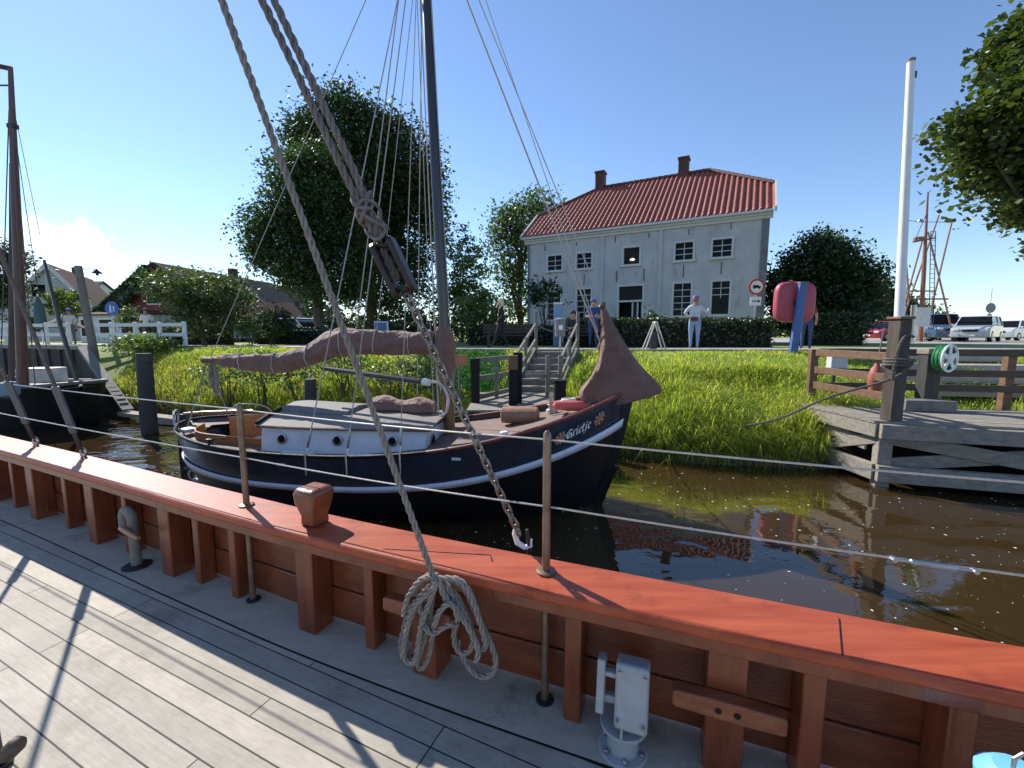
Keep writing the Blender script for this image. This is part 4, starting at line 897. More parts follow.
mb = MB(); a, b = rpnt(-.2+IN, 1, 1, .06), rpnt(HW+.2-IN, 1, 1, .06)
for p, q in ((a, b), (rpnt(-.2, FR, 1, .05), a), (b, rpnt(HW+.2, FR, 1, .05)), (rpnt(-.2, FR, 2, .05), a), (b, rpnt(HW+.2, FR, 2, .05))):
    n_ = max(3, int((q-p).length/.35)); pts = []; rad_ = []
    for i in range(n_):
        for k, r in ((0, .12), (.94, .10)): pts.append(p.lerp(q, (i+k)/n_)); rad_.append(r)
    mb.tube(pts, rad_, 8)
mb.build('ridge_tiles', M('ridge_tile', (.12, .04, .03), .7, .3, 6), hs)
for px, y0, y1 in ((600.5, 170, 190), (683.5, 156, 176)):
    r = V(ray(px, y1)); c0 = rpnt(0, 1); c = V((0, 0, CZ)); t = (c0-c).dot(HNo)/r.dot(HNo); q = c+r*t; u = (q-HA).dot(HEx); zt = CZ+ray(px, y0+3)[2]*t
    b = rpnt(u, 1, 1, -.7); mb = MB(); h_ = zt-b.z; ang = math.atan2(HEx.y, HEx.x)
    mb.box(b+V((0, 0, h_/2-.06)), (.55, .6, h_-.12), ang); mb.box(b+V((0, 0, h_-.06)), (.65, .7, .12), ang); ch = mb.build('chimney', mt_brickdark, hs)
# lamp inside the open first-floor window
a, zb, b, zt, k = holes[2]; mt_lamp = M('lamp_glow', (.9, .8, .6), .5, 0); mt_lamp.node_tree.nodes['Principled BSDF'].inputs['Emission Color'].default_value = (1, .85, .6, 1); mt_lamp.node_tree.nodes['Principled BSDF'].inputs['Emission Strength'].default_value = 1.5
MB().lathe([(.02, 0), (.12, .03), (.14, .06), (.05, .12)], hp((a+b)/2+.05, zb+.22, -.115+.02) if 0 else hp((a+b)/2+.05, zb+.25, -.02), 12).build('ceiling_lamp', mt_lamp, hs)

# ---------------------------------------------------------------- timber jetty on the right
JE = V((.955, -.297, 0)).normalized(); JN = V((.297, .955, 0)).normalized(); JA = V((5.82, 6.62, 0)); JZ = 1.06
def J(a, b, z): return JA+JE*a+JN*b+V((0, 0, z))
jt = thing('timber_jetty', 'weathered grey timber jetty with cross-braced piles on the right bank', 'jetty', J(3, 1, 0))
mb = MB(); w = .138; rj = random.Random(4)
for k in range(13):
    b0 = .03+k*w; x = -.1-.34*b0
    while x < 8.5:
        x1 = min(8.5, x+rj.uniform(2.2, 4)); z = JZ+rj.uniform(-.003, .003); xl = x-.34*w if x < 0 else x; mb.hexa([J(x, b0, z-.04), J(x1-.006, b0, z-.04), J(x1-.006, b0+w-.012, z-.04), J(xl, b0+w-.012, z-.04), J(x, b0, z), J(x1-.006, b0, z), J(x1-.006, b0+w-.012, z), J(xl, b0+w-.012, z)]); x = x1
mb.build('deck', mt_oldwood, jt, smooth=0)
lf = lambda b, z: J(-.03-.34*b, b, z)
for z0, z1, m in ((JZ-.27, JZ-.042, mt_oldwood), (.1, .36, mt_oldwood)):
    MB().hexa([J(-.05, -.09, z0), J(8.5, -.09, z0), J(8.5, .02, z0), J(-.05, .02, z0), J(-.05, -.09, z1), J(8.5, -.09, z1), J(8.5, .02, z1), J(-.05, .02, z1)]).build('beam', m, jt, bevel=.01)
    a, b = lf(.03, (z0+z1)/2), lf(1.6, (z0+z1)/2); MB().bar(a, b, .11, z1-z0).build('beam', m, jt, bevel=.01)
for a, b in ((.06, .06), (3.0, .06), (6.0, .06), (-.5, 1.55)): mb = MB(); mb.box(J(a, b+.04, .25), (.19, .19, 1.5), -.3); mb.build('pile', mt_oldwood, jt, bevel=.012)
for a0, a1 in ((.16, 2.9), (3.1, 5.9)):
    for s_ in (0, 1): mb = MB(); mb.bar(J(a0, .045+s_*.045, .36 if s_ else .78), J(a1, .045+s_*.045, .78 if s_ else .36), .04, .2); mb.build('brace', mt_oldwood, jt, bevel=.006)
mb = MB(); mb.bar(lf(.12, .76)+JE*.05, lf(1.4, .3)+JE*.05, .05, .17); mb.bar(lf(.3, .62)+JE*.06, lf(1.5, .74)+JE*.06, .04, .2); mb.build('brace', mt_oldwood, jt, bevel=.006)
MB().add([J(-.3, 1.2, -.8), J(8.5, .9, -.8), J(8.5, .9, 1.0), J(-.3, 1.2, 1.0)], [(0, 1, 2, 3)]).build('black_back_sheet', mt_black, jt)  # one plain black sheet closes the back below the deck
# mooring post with white flag pole
pb = J(.14, .12, JZ); mp_ = thing('mooring_post', 'thick square brown timber post at the jetty corner carrying a white pole', 'post', pb)
mb = MB(); mb.box(pb+V((0, 0, .79)), (.2, .2, 1.58), .1); mb.build('timber', M('post_timber', (.04, .03, .025), .8, .4, 4, .5, 30, stretch=(2, 2, .3), col2=(.11, .085, .065)), mp_, bevel=.015)
mb = MB(); mb.box(pb+V((0, 0, 1.60)), (.25, .24, .04), .1); mb.build('cap', mt_railwood, mp_, bevel=.008)
pt = atY(911, 62, 6.85); p0 = pb+V((.0, .03, 1.62)); wp = thing('white_pole', 'tall white painted pole rising from the square mooring post', 'pole', p0)
MB().tube([p0, p0.lerp(pt, .5), pt], [.066, .058, .05], 14).build('pole', mt_white, wp); mb = MB(); mb.lathe([(.054, 0), (.054, .04), (.02, .06)], pt, 12); mb.build('pole_cap', mt_greywood, wp); mb = MB(); mb.box(pt+V((.06, 0, -.18)), (.05, .05, .09)); mb.build('pulley', mt_iron, wp)
# railings
Lp, Rp = V((5.98, 8.45, 0)), V((12.4, 7.3, 0))
def rail(name, label, a, b, zs, posts, m, h=.13):
    t = thing(name, label, 'railing', a.lerp(b, .5)+V((0, 0, JZ)))
    for z in zs: mb = MB(); mb.bar(a+V((0, 0, z)), b+V((0, 0, z)), .05, h); mb.build('rail', m, t, bevel=.006)
    for q in posts:
        mb = MB(); c = a.lerp(b, q)+V((0, 0, 0)); mb.box(c+JN*.1+V((0, 0, (.6+2.12)/2)), (.14, .14, 1.52), -.2); mb.build('post', mt_railwood, t, bevel=.01)
    return t
rail('jetty_railing', 'three-board brown railing along the left end of the jetty', pb+V((.0, .1, -JZ)), Lp, (1.42, 1.72, 2.06), (1.02,), mt_railwood)
rail('jetty_railing', 'long dark three-board railing along the back of the jetty', Lp+V((.12, .1, 0)), Rp, (1.40, 1.68, 2.07), (.5, .8), M('railing_dark', (.05, .035, .025), .7, .4, 5, .3, 30, stretch=(.3, 2, 2), col2=(.11, .075, .055)))  # shade on the backlit rail faces is put into this darker brown
# power box, hose reel, concrete block, orange fender
c = atY(837, 361, 8.62); pbx = thing('power_box', 'light grey electric box fixed behind the left jetty railing', 'electric box', V((c.x, c.y, 1.2)))
mb = MB(); mb.box(c, (.32, .16, .32)); mb.build('cabinet', M('box_grey', (.6, .62, .64), .5, .08, 5), pbx, bevel=.015); mb = MB(); mb.box(c+V((0, -.083, -.01)), (.26, .008, .24)); mb.build('door', M('box_door', (.55, .57, .6), .5, .1), pbx); MB().tube([c+V((0, .05, -.15)), V((c.x, c.y+.05, 1.0))], .03, 8).build('leg', mt_iron, pbx)
c = V((atY(929, 370, 7.72).x, 7.72, 1.06)); hz = atY(941, 358, 7.6); hr = thing('hose_reel', 'green garden hose on a white wheel reel fixed to a dark post', 'hose reel', c)
mb = MB(); mb.box(c+V((0, 0, .5)), (.26, .2, 1.05)); mb.build('post', mt_pile, hr, bevel=.012); mb = MB(); mb.box(c+V((0, 0, 1.05)), (.3, .24, .1)); mb.build('post_cap', mt_oldwood, hr, bevel=.01)
ax = V((.35, -.94, 0)).normalized(); q0 = hz+ax*.12; R_ = .235; tv = V((ax.y, -ax.x, 0)); mb = MB()
ring = lambda r, o, k, th=.012: mb.tube([q0+ax*o+tv*r*math.cos(a)+V((0, 0, r*math.sin(a))) for a in np.linspace(0, 6.2832, 29)[:-1]], th, 8, closed=True)
ring(R_, 0, 0, .014); ring(.075, .01, 0, .02); ring(R_*.97, .0, 0, .02)
for k in range(5):
    a = k*1.2566+.3; d1 = tv*math.cos(a)+V((0, 0, math.sin(a))); mb.bar(q0+d1*.06, q0+d1*R_, .075, .015, ax)
mb.lathe([(.07, -.01), (.07, .03), (.03, .05)], q0, 14, ax); mb.build('wheel', mt_white, hr); mb = MB()
for k in range(5): ring(R_*.93-.01*(k % 2), -.03-.026*k, 0, .017)
mb.build('hose', M('green_hose', (.03, .22, .07), .4, .2, 20), hr)
c = V((atY(928, 400, 7.5).x, 7.5, 1.062)); mb = MB(); mb.box(c+V((.02, .06, .1)), (.75, .32, .2), -.25); tag(mb.build('concrete_block', M('concrete', (.16, .155, .15), .9, .3, 6, .5, 40), None, bevel=.015), 'long grey concrete block lying on the jetty below the hose reel', 'block')
c = pb+V((.06, .42, .5)); of = thing('orange_fender', 'orange buoy hanging behind the square mooring post', 'fender', c)
MB().lathe([(.02, -.26), (.08, -.22), (.11, -.08), (.11, .05), (.08, .16), (.04, .22), (.03, .28)], c+V((0, 0, .12)), 18).build('buoy', M('buoy_orange', (.34, .10, .07), .6, .2, 6), of); MB().tube([c+V((0, 0, .4)), c+V((-.03, -.1, .95))], .012, 6).build('lanyard', mt_rope, of)
mb = MB(); e_ = V((3.75, 8.35, .62)); s_ = pb+V((.12, -.14, .95))
path = [s_+V((.02, .0, .02)), s_+V((-.08, -.03, -.1)), s_+V((-.3, .05, -.3)), V((5.2, 7.0, 1.38)), V((4.75, 7.45, .96)), V((4.3, 7.9, .7)), V((3.95, 8.2, .6)), e_]
laid_rope(mb, smooth_path(path, 7), .022, 5); laid_rope(mb, smooth_path([s_+V((-.28, -.0, -.3)), s_+V((-.3, -.03, -.05)), s_+V((-.22, -.02, .3)), s_+V((-.12, .0, .38)), s_+V((.0, .02, .36))], 7), .022, 5)
for k in range(3): mb.tube([pb+V((.14*math.cos(a)*1.1, .14*math.sin(a)*1.1, .88+.045*k)) for a in np.linspace(0, 6.28, 17)[:-1]], .02, 6, closed=True)
tag(mb.build('mooring_rope', mt_darkrope, None), 'dark mooring rope sagging from the square jetty post down into the grass', 'rope')
# slabs of the path coming down behind the jetty
mb = MB()
for k in range(4): p = V((10.4+.1*k, 8.9+.75*k, 1.22+.2*k)); mb.box(p, (3.4, .7, .16), -.15)
setting(mb.build('path', mt_paving, None, bevel=.01)); 

# ---------------------------------------------------------------- landing stage and stairs in the middle
st = thing('landing_stage', 'grey wooden landing stage behind the dark blue bow', 'landing stage', (.1, 9.2, 0)); mb = MB()
for k in range(18): mb.box((.1, 7.9+.14*k+.07, .99), (1.9, .13, .04))
mb.build('deck', mt_oldwood, st, smooth=0)
for x in (-.8, 1.0):
    for y in (8.0, 10.2): mb = MB(); mb.box((x, y, .2), (.16, .16, 1.5)); mb.build('pile', mt_pile, st)
def vpost(par, p, z0, z1, w, m, name='post'): mb = MB(); mb.box((p[0], p[1], (z0+z1)/2), (w, w, z1-z0)); return mb.build(name, m, par, bevel=.01)
sr = thing('stage_railing', 'grey wooden handrail along the left side of the landing stage', 'railing', (-.4, 9.6, 1))
P = [V((-.74, 8.9, 0)), V((-.35, 9.6, 0)), V((.02, 10.3, 0))]
for p in P[1:]: vpost(sr, p, .8, 1.9, .09, mt_greywood)
for z in (1.88, 1.5, 1.1): mb = MB(); mb.bar(P[0]+V((0, 0, z)), P[2]+V((0, 0, z)), .05, .1); mb.build('rail', mt_greywood, sr)
W2 = MB().tube(sag(P[0]+V((0, 0, 1.8)), P[2]+V((.15, -.2, 1.82)), .14), .012, 6); W2.build('rope', mt_rope, sr)
for p, z, lab in (((-.76, 8.85), 1.92, 'black tarred mooring post at the left front corner of the landing stage'), ((.02, 8.5), 2.0, 'black mooring post with brown cap in front of the stairs'), ((.12, 8.75), 2.05, 'black mooring post just behind the brown-capped one')):
    t = thing('stage_post', lab, 'post', (p[0], p[1], 0), 'black posts of the landing stage'); vpost(t, p, -.6, z-.28, .17, mt_black, 'timber'); mb = MB(); mb.box((p[0], p[1], z-.14), (.19, .19, .28)); mb.build('cap', mt_railwood if 'brown cap' in lab else mt_black, t, bevel=.012)
t = thing('bollard', 'short black bollard standing on the landing stage by the stairs', 'bollard', (1.0, 8.9, 1.0)); MB().lathe([(.13, 0), (.13, .4), (.15, .42), (.15, .46)], (1.0, 8.9, 1.01), 16).build('drum', mt_black, t)
sa = thing('wooden_stairs', 'grey wooden steps climbing from the landing stage to the quay road', 'stairs', (.5, 11.2, 1)); nst = 6
for i in range(nst):
    z = 1.0+.156*(i+1); y = 10.45+.34*i; sx = .36*(y-10.4); mb = MB(); mb.box((.6+sx, y+.17, z-.03), (1.1, .36, .05)); mb.build('tread', mt_oldwood, sa); mb = MB(); mb.box((.6+sx, y+.02, z-.11), (1.08, .03, .11)); mb.build('riser', mt_greywood, sa)
for x0, x1 in ((.02, .7), (1.16, 1.88)):
    a, b = V((x0, 10.4, 1.0)), V((x1, 12.35, 1.95)); mb = MB(); mb.bar(a, b, .05, .24); mb.build('stringer', mt_greywood, sa)
    for f in (0.02, .5, .98): q = a.lerp(b, f); vpost(sa, q, q.z-.2, q.z+(.86 if f < .9 else 1.12), .085, mt_greywood)
    for dz_ in (.8, .36): mb = MB(); mb.bar(a+V((0, -.05, dz_)), b+V((0, .05, dz_)), .05, .07); mb.build('handrail', mt_oldwood, sa)
MB().tube(sag(V((.7, 12.4, 2.7)), V((1.88, 12.4, 2.7)), .2), .014, 6).build('barrier_rope', mt_rope, sa)
for x in (.8, 1.08): vpost(sa, (x, 9.6), 1, 1.95, .09, mt_greywood)
mb = MB(); mb.bar((.3, 9.6, 1.5), (1.15, 9.6, 1.5), .05, .08); mb.build('gate_bar', mt_greywood, sa)
c = atY(459, 360, 9.6); t = thing('notice_board', 'small orange notice board on the bank beside the boat mast', 'sign', (c.x, c.y, bank_z(c.x, c.y))); mb = MB(); mb.box(c, (.36, .03, .24)); mb.build('board', M('board_orange', (.5, .2, .1), .6, .15), t); MB().tube([(c.x, c.y+.03, bank_z(c.x, c.y)-.1), c+V((0, .03, 0))], .025, 6).build('stake', mt_greywood, t)
# ---------------------------------------------------------------- trees and hedges
def E(px, py, rx, rz, Y, ry=None): c = atY(px, py, Y); k = Y/F; return (c.x, c.y, c.z, rx*k, (ry or rx*.8)*k, rz*k)
def Gz(px, Y, z=RD): return V((atY(px, 345, Y).x, Y, z))
tree('deciduous_tree', 'tallest dark broad-crowned tree behind the boat mast', Gz(372, 32), [E(345, 140, 46, 40, 32), E(392, 168, 44, 46, 32), E(350, 200, 56, 56, 32), E(402, 225, 38, 50, 32), E(385, 280, 44, 36, 32), E(318, 145, 30, 26, 32), E(420, 195, 20, 36, 32)], 70000, .26, mt_leaf_dark, mt_bark, .5, 12, 'trees around the quay', 11, 1.25, 45)
tree('deciduous_tree', 'dense pointed-edged green tree left of the tallest tree', Gz(322, 26), [E(302, 200, 38, 46, 26), E(290, 245, 42, 40, 26), E(325, 215, 44, 54, 26), E(330, 270, 44, 36, 26), E(264, 238, 20, 28, 26), E(322, 165, 26, 22, 26)], 48000, .2, leafmat('leaf_hornbeam', (.02, .05, .012), (.055, .11, .022), .38), mt_bark, .35, 9, 'trees around the quay', 12, .8, 45)
tree('cherry_tree', 'low spreading tree in front of the ivy-covered brick house', Gz(205, 19.5), [E(185, 292, 34, 22, 19.5), E(215, 296, 36, 24, 19.5), E(165, 288, 24, 14, 19.5), E(205, 320, 38, 18, 19.5), E(150, 275, 10, 8, 19.5), E(238, 292, 14, 16, 19.5)], 11000, .14, mt_leaf_mid, mt_bark, .12, 3.5, 'trees around the quay', 13, .5, 30, .35)
tree('deciduous_tree', 'dark tree at the left edge behind the barge mast', Gz(-10, 30), [E(2, 262, 22, 22, 30), E(-20, 275, 34, 30, 30), E(-5, 300, 24, 24, 30)], 8000, .22, mt_leaf_dark, mt_bark, .3, 5.5, 'trees around the quay', 14, .9, 30)
tree('birch_tree', 'loose sunlit tree close to the right of the boat mast', Gz(462, 27), [E(450, 240, 18, 28, 27), E(468, 275, 26, 34, 27), E(455, 305, 28, 26, 27), E(480, 310, 20, 26, 27)], 6500, .2, mt_leaf_light, mt_bark, .12, 7, 'trees around the quay', 15, .55, 22, .2)
tree('deciduous_tree', 'tall leafy tree touching the left end of the grey house', Gz(520, 33), [E(530, 218, 30, 24, 33), E(512, 255, 24, 30, 33), E(520, 300, 24, 32, 33), E(545, 210, 20, 16, 33), E(505, 225, 14, 18, 33)], 11000, .24, mt_leaf_mid, mt_bark, .3, 9, 'trees around the quay', 16, 1.1, 35, .4)
tree('young_tree', 'small thin tree standing in front of the grey house wall', Gz(545, 21), [E(543, 290, 16, 12, 21), E(536, 300, 10, 9, 21), E(553, 298, 11, 10, 21)], 700, .2, mt_leaf_dark, mt_bark, .05, 3.8, 'trees around the quay', 17, .45, 12, .2, stems=4)
tree('dark_tree', 'round dark tree beside the right end of the grey house', Gz(822, 25), [E(818, 262, 34, 26, 25), E(800, 290, 36, 34, 25), E(840, 280, 34, 30, 25), E(826, 310, 46, 26, 25), E(862, 282, 16, 14, 25)], 34000, .2, mt_leaf_dark, mt_bark, .3, 6, 'trees around the quay', 18, .85, 45)
tree('dark_tree', 'farther lower trees seen behind the white pole', Gz(885, 42), [E(878, 300, 18, 22, 42), E(900, 312, 20, 18, 42), E(925, 318, 14, 12, 42), E(938, 326, 8, 8, 42)], 5000, .4, mt_leaf_mid, mt_bark, .25, 5, 'trees around the quay', 19, 1.0, 30)
mp = V((16.8, 12.4, RD)); tree('maple_tree', 'large maple crown hanging in from the upper right corner', mp, [(16.3, 12, 8.25, 3.1, 3.2, 2.24), (13.8, 11.4, 7.65, 1.63, 1.9, 1.29), (11.9, 11.4, 7.55, 0.86, 0.9, 0.6), (12.3, 11.4, 6.65, 0.86, 0.9, 0.6), (12.6, 11.3, 8.65, 0.95, 0.9, 0.69), (13.0, 11.4, 5.65, 0.69, 0.8, 0.43), (13.6, 11.3, 9.95, 1.03, 1.1, 0.69), (13.3, 11.3, 7.65, 1.12, 1.1, 0.95), (14.6, 11.4, 6.15, 1.46, 1.6, 0.95), (14.7, 11.2, 9.25, 1.46, 1.6, 1.03), (15.4, 11.2, 4.95, 1.29, 1.4, 0.69), (17.6, 12.5, 7.05, 2.15, 2.5, 2.06), (12.95, 11.3, 9.35, 1.03, 1.1, 0.69), (13.85, 11.4, 10.25, 1.12, 1.2, 0.6), (12.15, 11.4, 6.95, 0.69, 0.8, 0.43)], 70000, .16, mt_leaf_maple, mt_bark, .3, 7.5, 'trees around the quay', 20, .55, 60, .6, aspect=.95)
def hedge(name, label, x0, x1, y0, y1, h, n, seed, m=None, rz=0):
    rng = np.random.default_rng(seed); t = thing(name, label, 'hedge', ((x0+x1)/2, (y0+y1)/2, RD)); k = n
    P = np.stack([rng.uniform(x0, x1, k), rng.uniform(y0, y1, k), RD+h*rng.random(k)**.7], 1); f = rng.integers(0, 3, k)
    P[f == 0, 1] = y0; P[f == 1, 2] = RD+h; P += rng.normal(size=P.shape)*.035
    nrm = rng.normal(size=(k, 3)); nrm /= np.linalg.norm(nrm, axis=1)[:, None]; a = np.cross(nrm, rng.normal(size=(k, 3))); a /= np.linalg.norm(a, axis=1)[:, None]; b = np.cross(nrm, a); s = .1*(.6+.8*rng.random(k))[:, None]
    vv = np.stack([P-a*s*.5, P+b*s*.35, P+a*s*.5, P-b*s*.35], 1).reshape(-1, 3); npmesh('foliage', vv, np.arange(len(vv)), 4, m or mt_leaf_hedge, t)
    mb = MB(); mb.box(((x0+x1)/2, (y0+y1)/2+.05, RD+h/2-.06), (x1-x0-.15, y1-y0-.15, h-.1)); mb.build('dark_core', mt_black, t)  # solid black box fills the hedge behind its leaves
hedge('clipped_hedge', 'clipped green hedge in front of the grey house, right of the door', 2.0, 10.1, 16.6, 17.5, 1.06, 9000, 21)
hedge('clipped_hedge', 'low dark hedge behind the benches, left of the door', -2.0, 1.95, 19.2, 20, .85, 3500, 22)
hedge('clipped_hedge', 'dark hedge under the round tree right of the house', 13.4, 16.0, 19.5, 21, 1.4, 5000, 23, mt_leaf_dark)
def shrub(label, px, py, rx, rz, Y, n, size, m, seed, cat='bush', name='bush', clump=.35, group='shrubs along the road'):
    e = E(px, py, rx, rz, Y); z0 = bank_z(e[0], Y); t = thing(name, label, cat, (e[0], Y, z0), group); rng = np.random.default_rng(seed)
    v = leaves([e], n, size, clump, 20, .3, .3, rng=rng); v = v[(v.reshape(-1, 4, 3)[:, :, 2].min(1) > z0-.1).repeat(4)]
    npmesh('foliage', v, np.arange(len(v)), 4, m, t); mb = MB(); r2 = random.Random(seed)
    for k in range(4): limb(mb, (e[0]+r2.uniform(-.1, .1), Y+r2.uniform(-.1, .1), z0-.05), (e[0]+r2.uniform(-.5, .5)*e[3], Y, e[2]+r2.uniform(-.2, .5)*e[5]), .025, .008, .2, 4, r2)
    mb.build('stems', mt_bark, t, fix=False)
for a in (('broad low bright bush on top of the left bank below the white fence', 145, 346, 30, 9, 16, 2200, .12, mt_leaf_light, 31), ('dark bush right of the low spreading tree beside the parked cars', 272, 322, 18, 16, 21, 1800, .15, mt_leaf_dark, 32),
          ('sunlit bush between the white fence end and the silver car', 250, 330, 12, 9, 19, 700, .13, mt_leaf_light, 33), ('tall yellow-green bush left of the walking woman', 478, 318, 24, 28, 20, 3200, .17, mt_leaf_light, 34),
          ('dark hedge-like bush behind the boat mast', 440, 332, 24, 14, 24, 1800, .18, mt_leaf_dark, 35), ('dark green bush under the tallest tree beside the car', 400, 325, 40, 16, 29, 2600, .22, mt_leaf_dark, 36),
          ('dark bush filling the gap left of the white gabled house', 325, 318, 30, 20, 34, 1800, .25, mt_leaf_dark, 37), ('green garden tree beside the white house on the left', 66, 303, 17, 15, 30, 2200, .2, mt_leaf_light, 38), ('trimmed bush in front of the brick house', 128, 318, 9, 12, 24, 1200, .12, mt_leaf_mid, 39),
          ('bright yellow-green bush beside the walking woman', 500, 330, 14, 16, 22, 1200, .15, mt_leaf_light, 40), ('small green plant beside the house door', 652, 318, 6, 9, 19.5, 260, .13, mt_leaf_mid, 41)): shrub(*a)
for i, (px, py, rx, rz, Y) in enumerate(((225, 372, 26, 16, 11.6), (262, 366, 30, 20, 11.2), (300, 372, 30, 16, 11.2), (345, 360, 24, 18, 11.2), (395, 372, 30, 14, 10.9), (430, 360, 16, 20, 10.8))):
    shrub('pale leggy weeds on the bank behind the boat, %s' % ('by the boom end', 'beneath the drooping brown sail cover', 'above the sliding hatch', 'tallest clump below the raised sail', 'behind the canvas bundle', 'next to the boat mast')[i], px, py, rx, rz, Y, 700, .1, mt_weed, 50+i, 'weeds', 'weeds', .3, 'weeds on the bank')

# ---------------------------------------------------------------- people
def person(label, loc, rz, cols, pose=None, h=1.74, hair=(.1, .06, .03), longhair=False, cap=None, group='people on the quay', wide=1.0):
    """cols: shirt, trousers, shoes, sleeve ('short'/'long'); pose overrides joints; the figure faces local -Y"""
    k = h/1.74; J_ = dict(pel=(0, 0, .95), wai=(0, 0, 1.1), che=(0, .0, 1.32), nec=(0, 0, 1.48), hd0=(0, -.02, 1.58), hd1=(0, -.025, 1.67), shL=(.17, 0, 1.4), shR=(-.17, 0, 1.4), elL=(.24, .02, 1.13), elR=(-.24, .02, 1.13), haL=(.25, -.08, .9), haR=(-.25, -.08, .9), fiL=(.25, -.1, .8), fiR=(-.25, -.1, .8),
              hiL=(.1, 0, .9), hiR=(-.1, 0, .9), knL=(.11, -.02, .5), knR=(-.11, -.02, .5), anL=(.11, .03, .09), anR=(-.11, .03, .09), toL=(.13, -.14, .04), toR=(-.13, -.14, .04))
    J_.update(pose or {}); R = dict(pel=.14, wai=.125, che=.14, nec=.055, hd0=.08, hd1=.092, shL=.07, elL=.045, haL=.033, fiL=.025, hiL=.1, knL=.062, anL=.042, toL=.035)
    for q in R: R[q] *= wide if q in ('pel', 'wai', 'che', 'hiL') else 1+(wide-1)*.5 if q[:2] in ('kn', 'sh', 'el') else 1
    for q in list(R):
        if q.endswith('L'): R[q[:-1]+'R'] = R[q]
    ED = [('pel', 'wai'), ('wai', 'che'), ('che', 'nec'), ('nec', 'hd0'), ('hd0', 'hd1')]+[(a+s_, b+s_) for s_ in 'LR' for a, b in (('sh', 'el'), ('el', 'ha'), ('ha', 'fi'), ('hi', 'kn'), ('kn', 'an'), ('an', 'to'))]+[('che', 'shL'), ('che', 'shR'), ('pel', 'hiL'), ('pel', 'hiR')]
    names = list(J_); me = bpy.data.meshes.new('body'); me.from_pydata([V(J_[n_])*k for n_ in names], [(names.index(a), names.index(b)) for a, b in ED], [])
    ob = bpy.data.objects.new('tmp', me); COL.objects.link(ob); ob.modifiers.new('skin', 'SKIN'); sb = ob.modifiers.new('s', 'SUBSURF'); sb.levels = 2; sb.render_levels = 2
    for i, n_ in enumerate(names): r = R[n_]*k; me.skin_vertices[0].data[i].radius = (r, r*.8 if n_ in ('pel', 'wai', 'che') else r)
    me.skin_vertices[0].data[names.index('pel')].use_root = True
    bpy.context.view_layer.update(); dg = bpy.context.evaluated_depsgraph_get(); m2 = bpy.data.meshes.new_from_object(ob.evaluated_get(dg)); bpy.data.objects.remove(ob)
    shirt, trou, shoe, slv = cols; sk = (.42, .24, .17)
    for nm, c in (('shirt', shirt), ('trousers', trou), ('shoes', shoe), ('skin', sk)): m2.materials.append(M('cloth_'+nm, c, .85, .15, 9))
    mi = []
    for p in m2.polygons:
        c = p.center/k; best = None
        for a, b in ED:
            A, Bq = V(J_[a]), V(J_[b]); t = max(0, min(1, (c-A).dot(Bq-A)/(Bq-A).length_squared)); d = (c-A.lerp(Bq, t)).length
            if best is None or d < best[0]: best = (d, a, b, t)
        _, a, b, t = best
        if a in ('nec', 'hd0') or (a == 'che' and b == 'nec' and t > .75): mi.append(3)
        elif a[:2] == 'ha': mi.append(3)
        elif a[:2] == 'el' or (a[:2] == 'sh' and t > .75): mi.append(3 if slv == 'short' else 0)
        elif a[:2] == 'an': mi.append(2)
        elif a[:2] in ('kn', 'hi') or b[:2] == 'hi' or (a == 'pel' and t < .45): mi.append(1)
        else: mi.append(0)
    m2.polygons.foreach_set('material_index', mi); m2.shade_smooth(); m2.name = 'person'
    t = thing('person', label, 'person', loc, group); t.rotation_euler = (0, 0, rz)
    bo = bpy.data.objects.new('body', m2); COL.objects.link(bo); bo.parent = t
    hd = V(J_['hd1'])*k; mh_ = M('hair', hair, .7, .3, 20); mb = MB(); base = BASE[t.name]
    prof_ = [(.0, .125), (.05, .115), (.085, .08), (.1, .03), (.102, -.03), (.09, -.07 if not longhair else -.16), (.05, -.09 if not longhair else -.2)]
    secs = [[hd+V((r*math.cos(a), .025+r*1.05*math.sin(a)-(.0 if math.sin(a) > -.3 or z > .06 else -.05*r/.1), z)) for a in np.linspace(0, 6.283, 15)[:-1]] for r, z in prof_]
    mb.loft([[p+base for p in s2] for s2 in secs]); mb.build('hair', mh_, t, smooth=60)
    mb = MB(); mb.loft([[hd+base+V((x*.018, -.105-.0*z, z-.03)) for x in (-1, 1)]+[hd+base+V((0, -.125 if z < .0 else -.1, z-.03))] for z in (-.02, .03)]); mb.build('nose', m2.materials[3], t)
    if cap: MB().lathe([(.108, .03), (.11, .07), (.085, .115), (.0, .135)], hd+base+V((0, .015, 0)), 14).build('cap', M('cap', cap, .8, .1), t)
    return t
def foot(px, py, z=RD): return atZ(px, py, z)
f = V((6.15, 14.7, RD)); f.x = atY(694, 340, 14.7).x
pm = person('person in pale sweatshirt and light blue jeans standing before the hedge, seen from behind', f, math.pi-.35, ((.5, .54, .6), (.22, .32, .48), (.2, .2, .22), 'long'), dict(elL=(.34, .06, 1.2), haL=(.2, -.14, 1.1), fiL=(.12, -.18, 1.1), elR=(-.36, .04, 1.22), haR=(-.42, -.18, 1.32), fiR=(-.4, -.24, 1.36), hiL=(.1, 0, .9), hiR=(-.1, 0, .9)), 1.74, (.25, .12, .12), cap=(.2, .16, .42), wide=1.28)
mb = MB(); mb.box(BASE[pm.name]+V((.04, .16, 1.0)), (.24, .09, .13)); mb.build('hip_bag', M('bag_red', (.11, .02, .025), .6, .2), pm, bevel=.02)
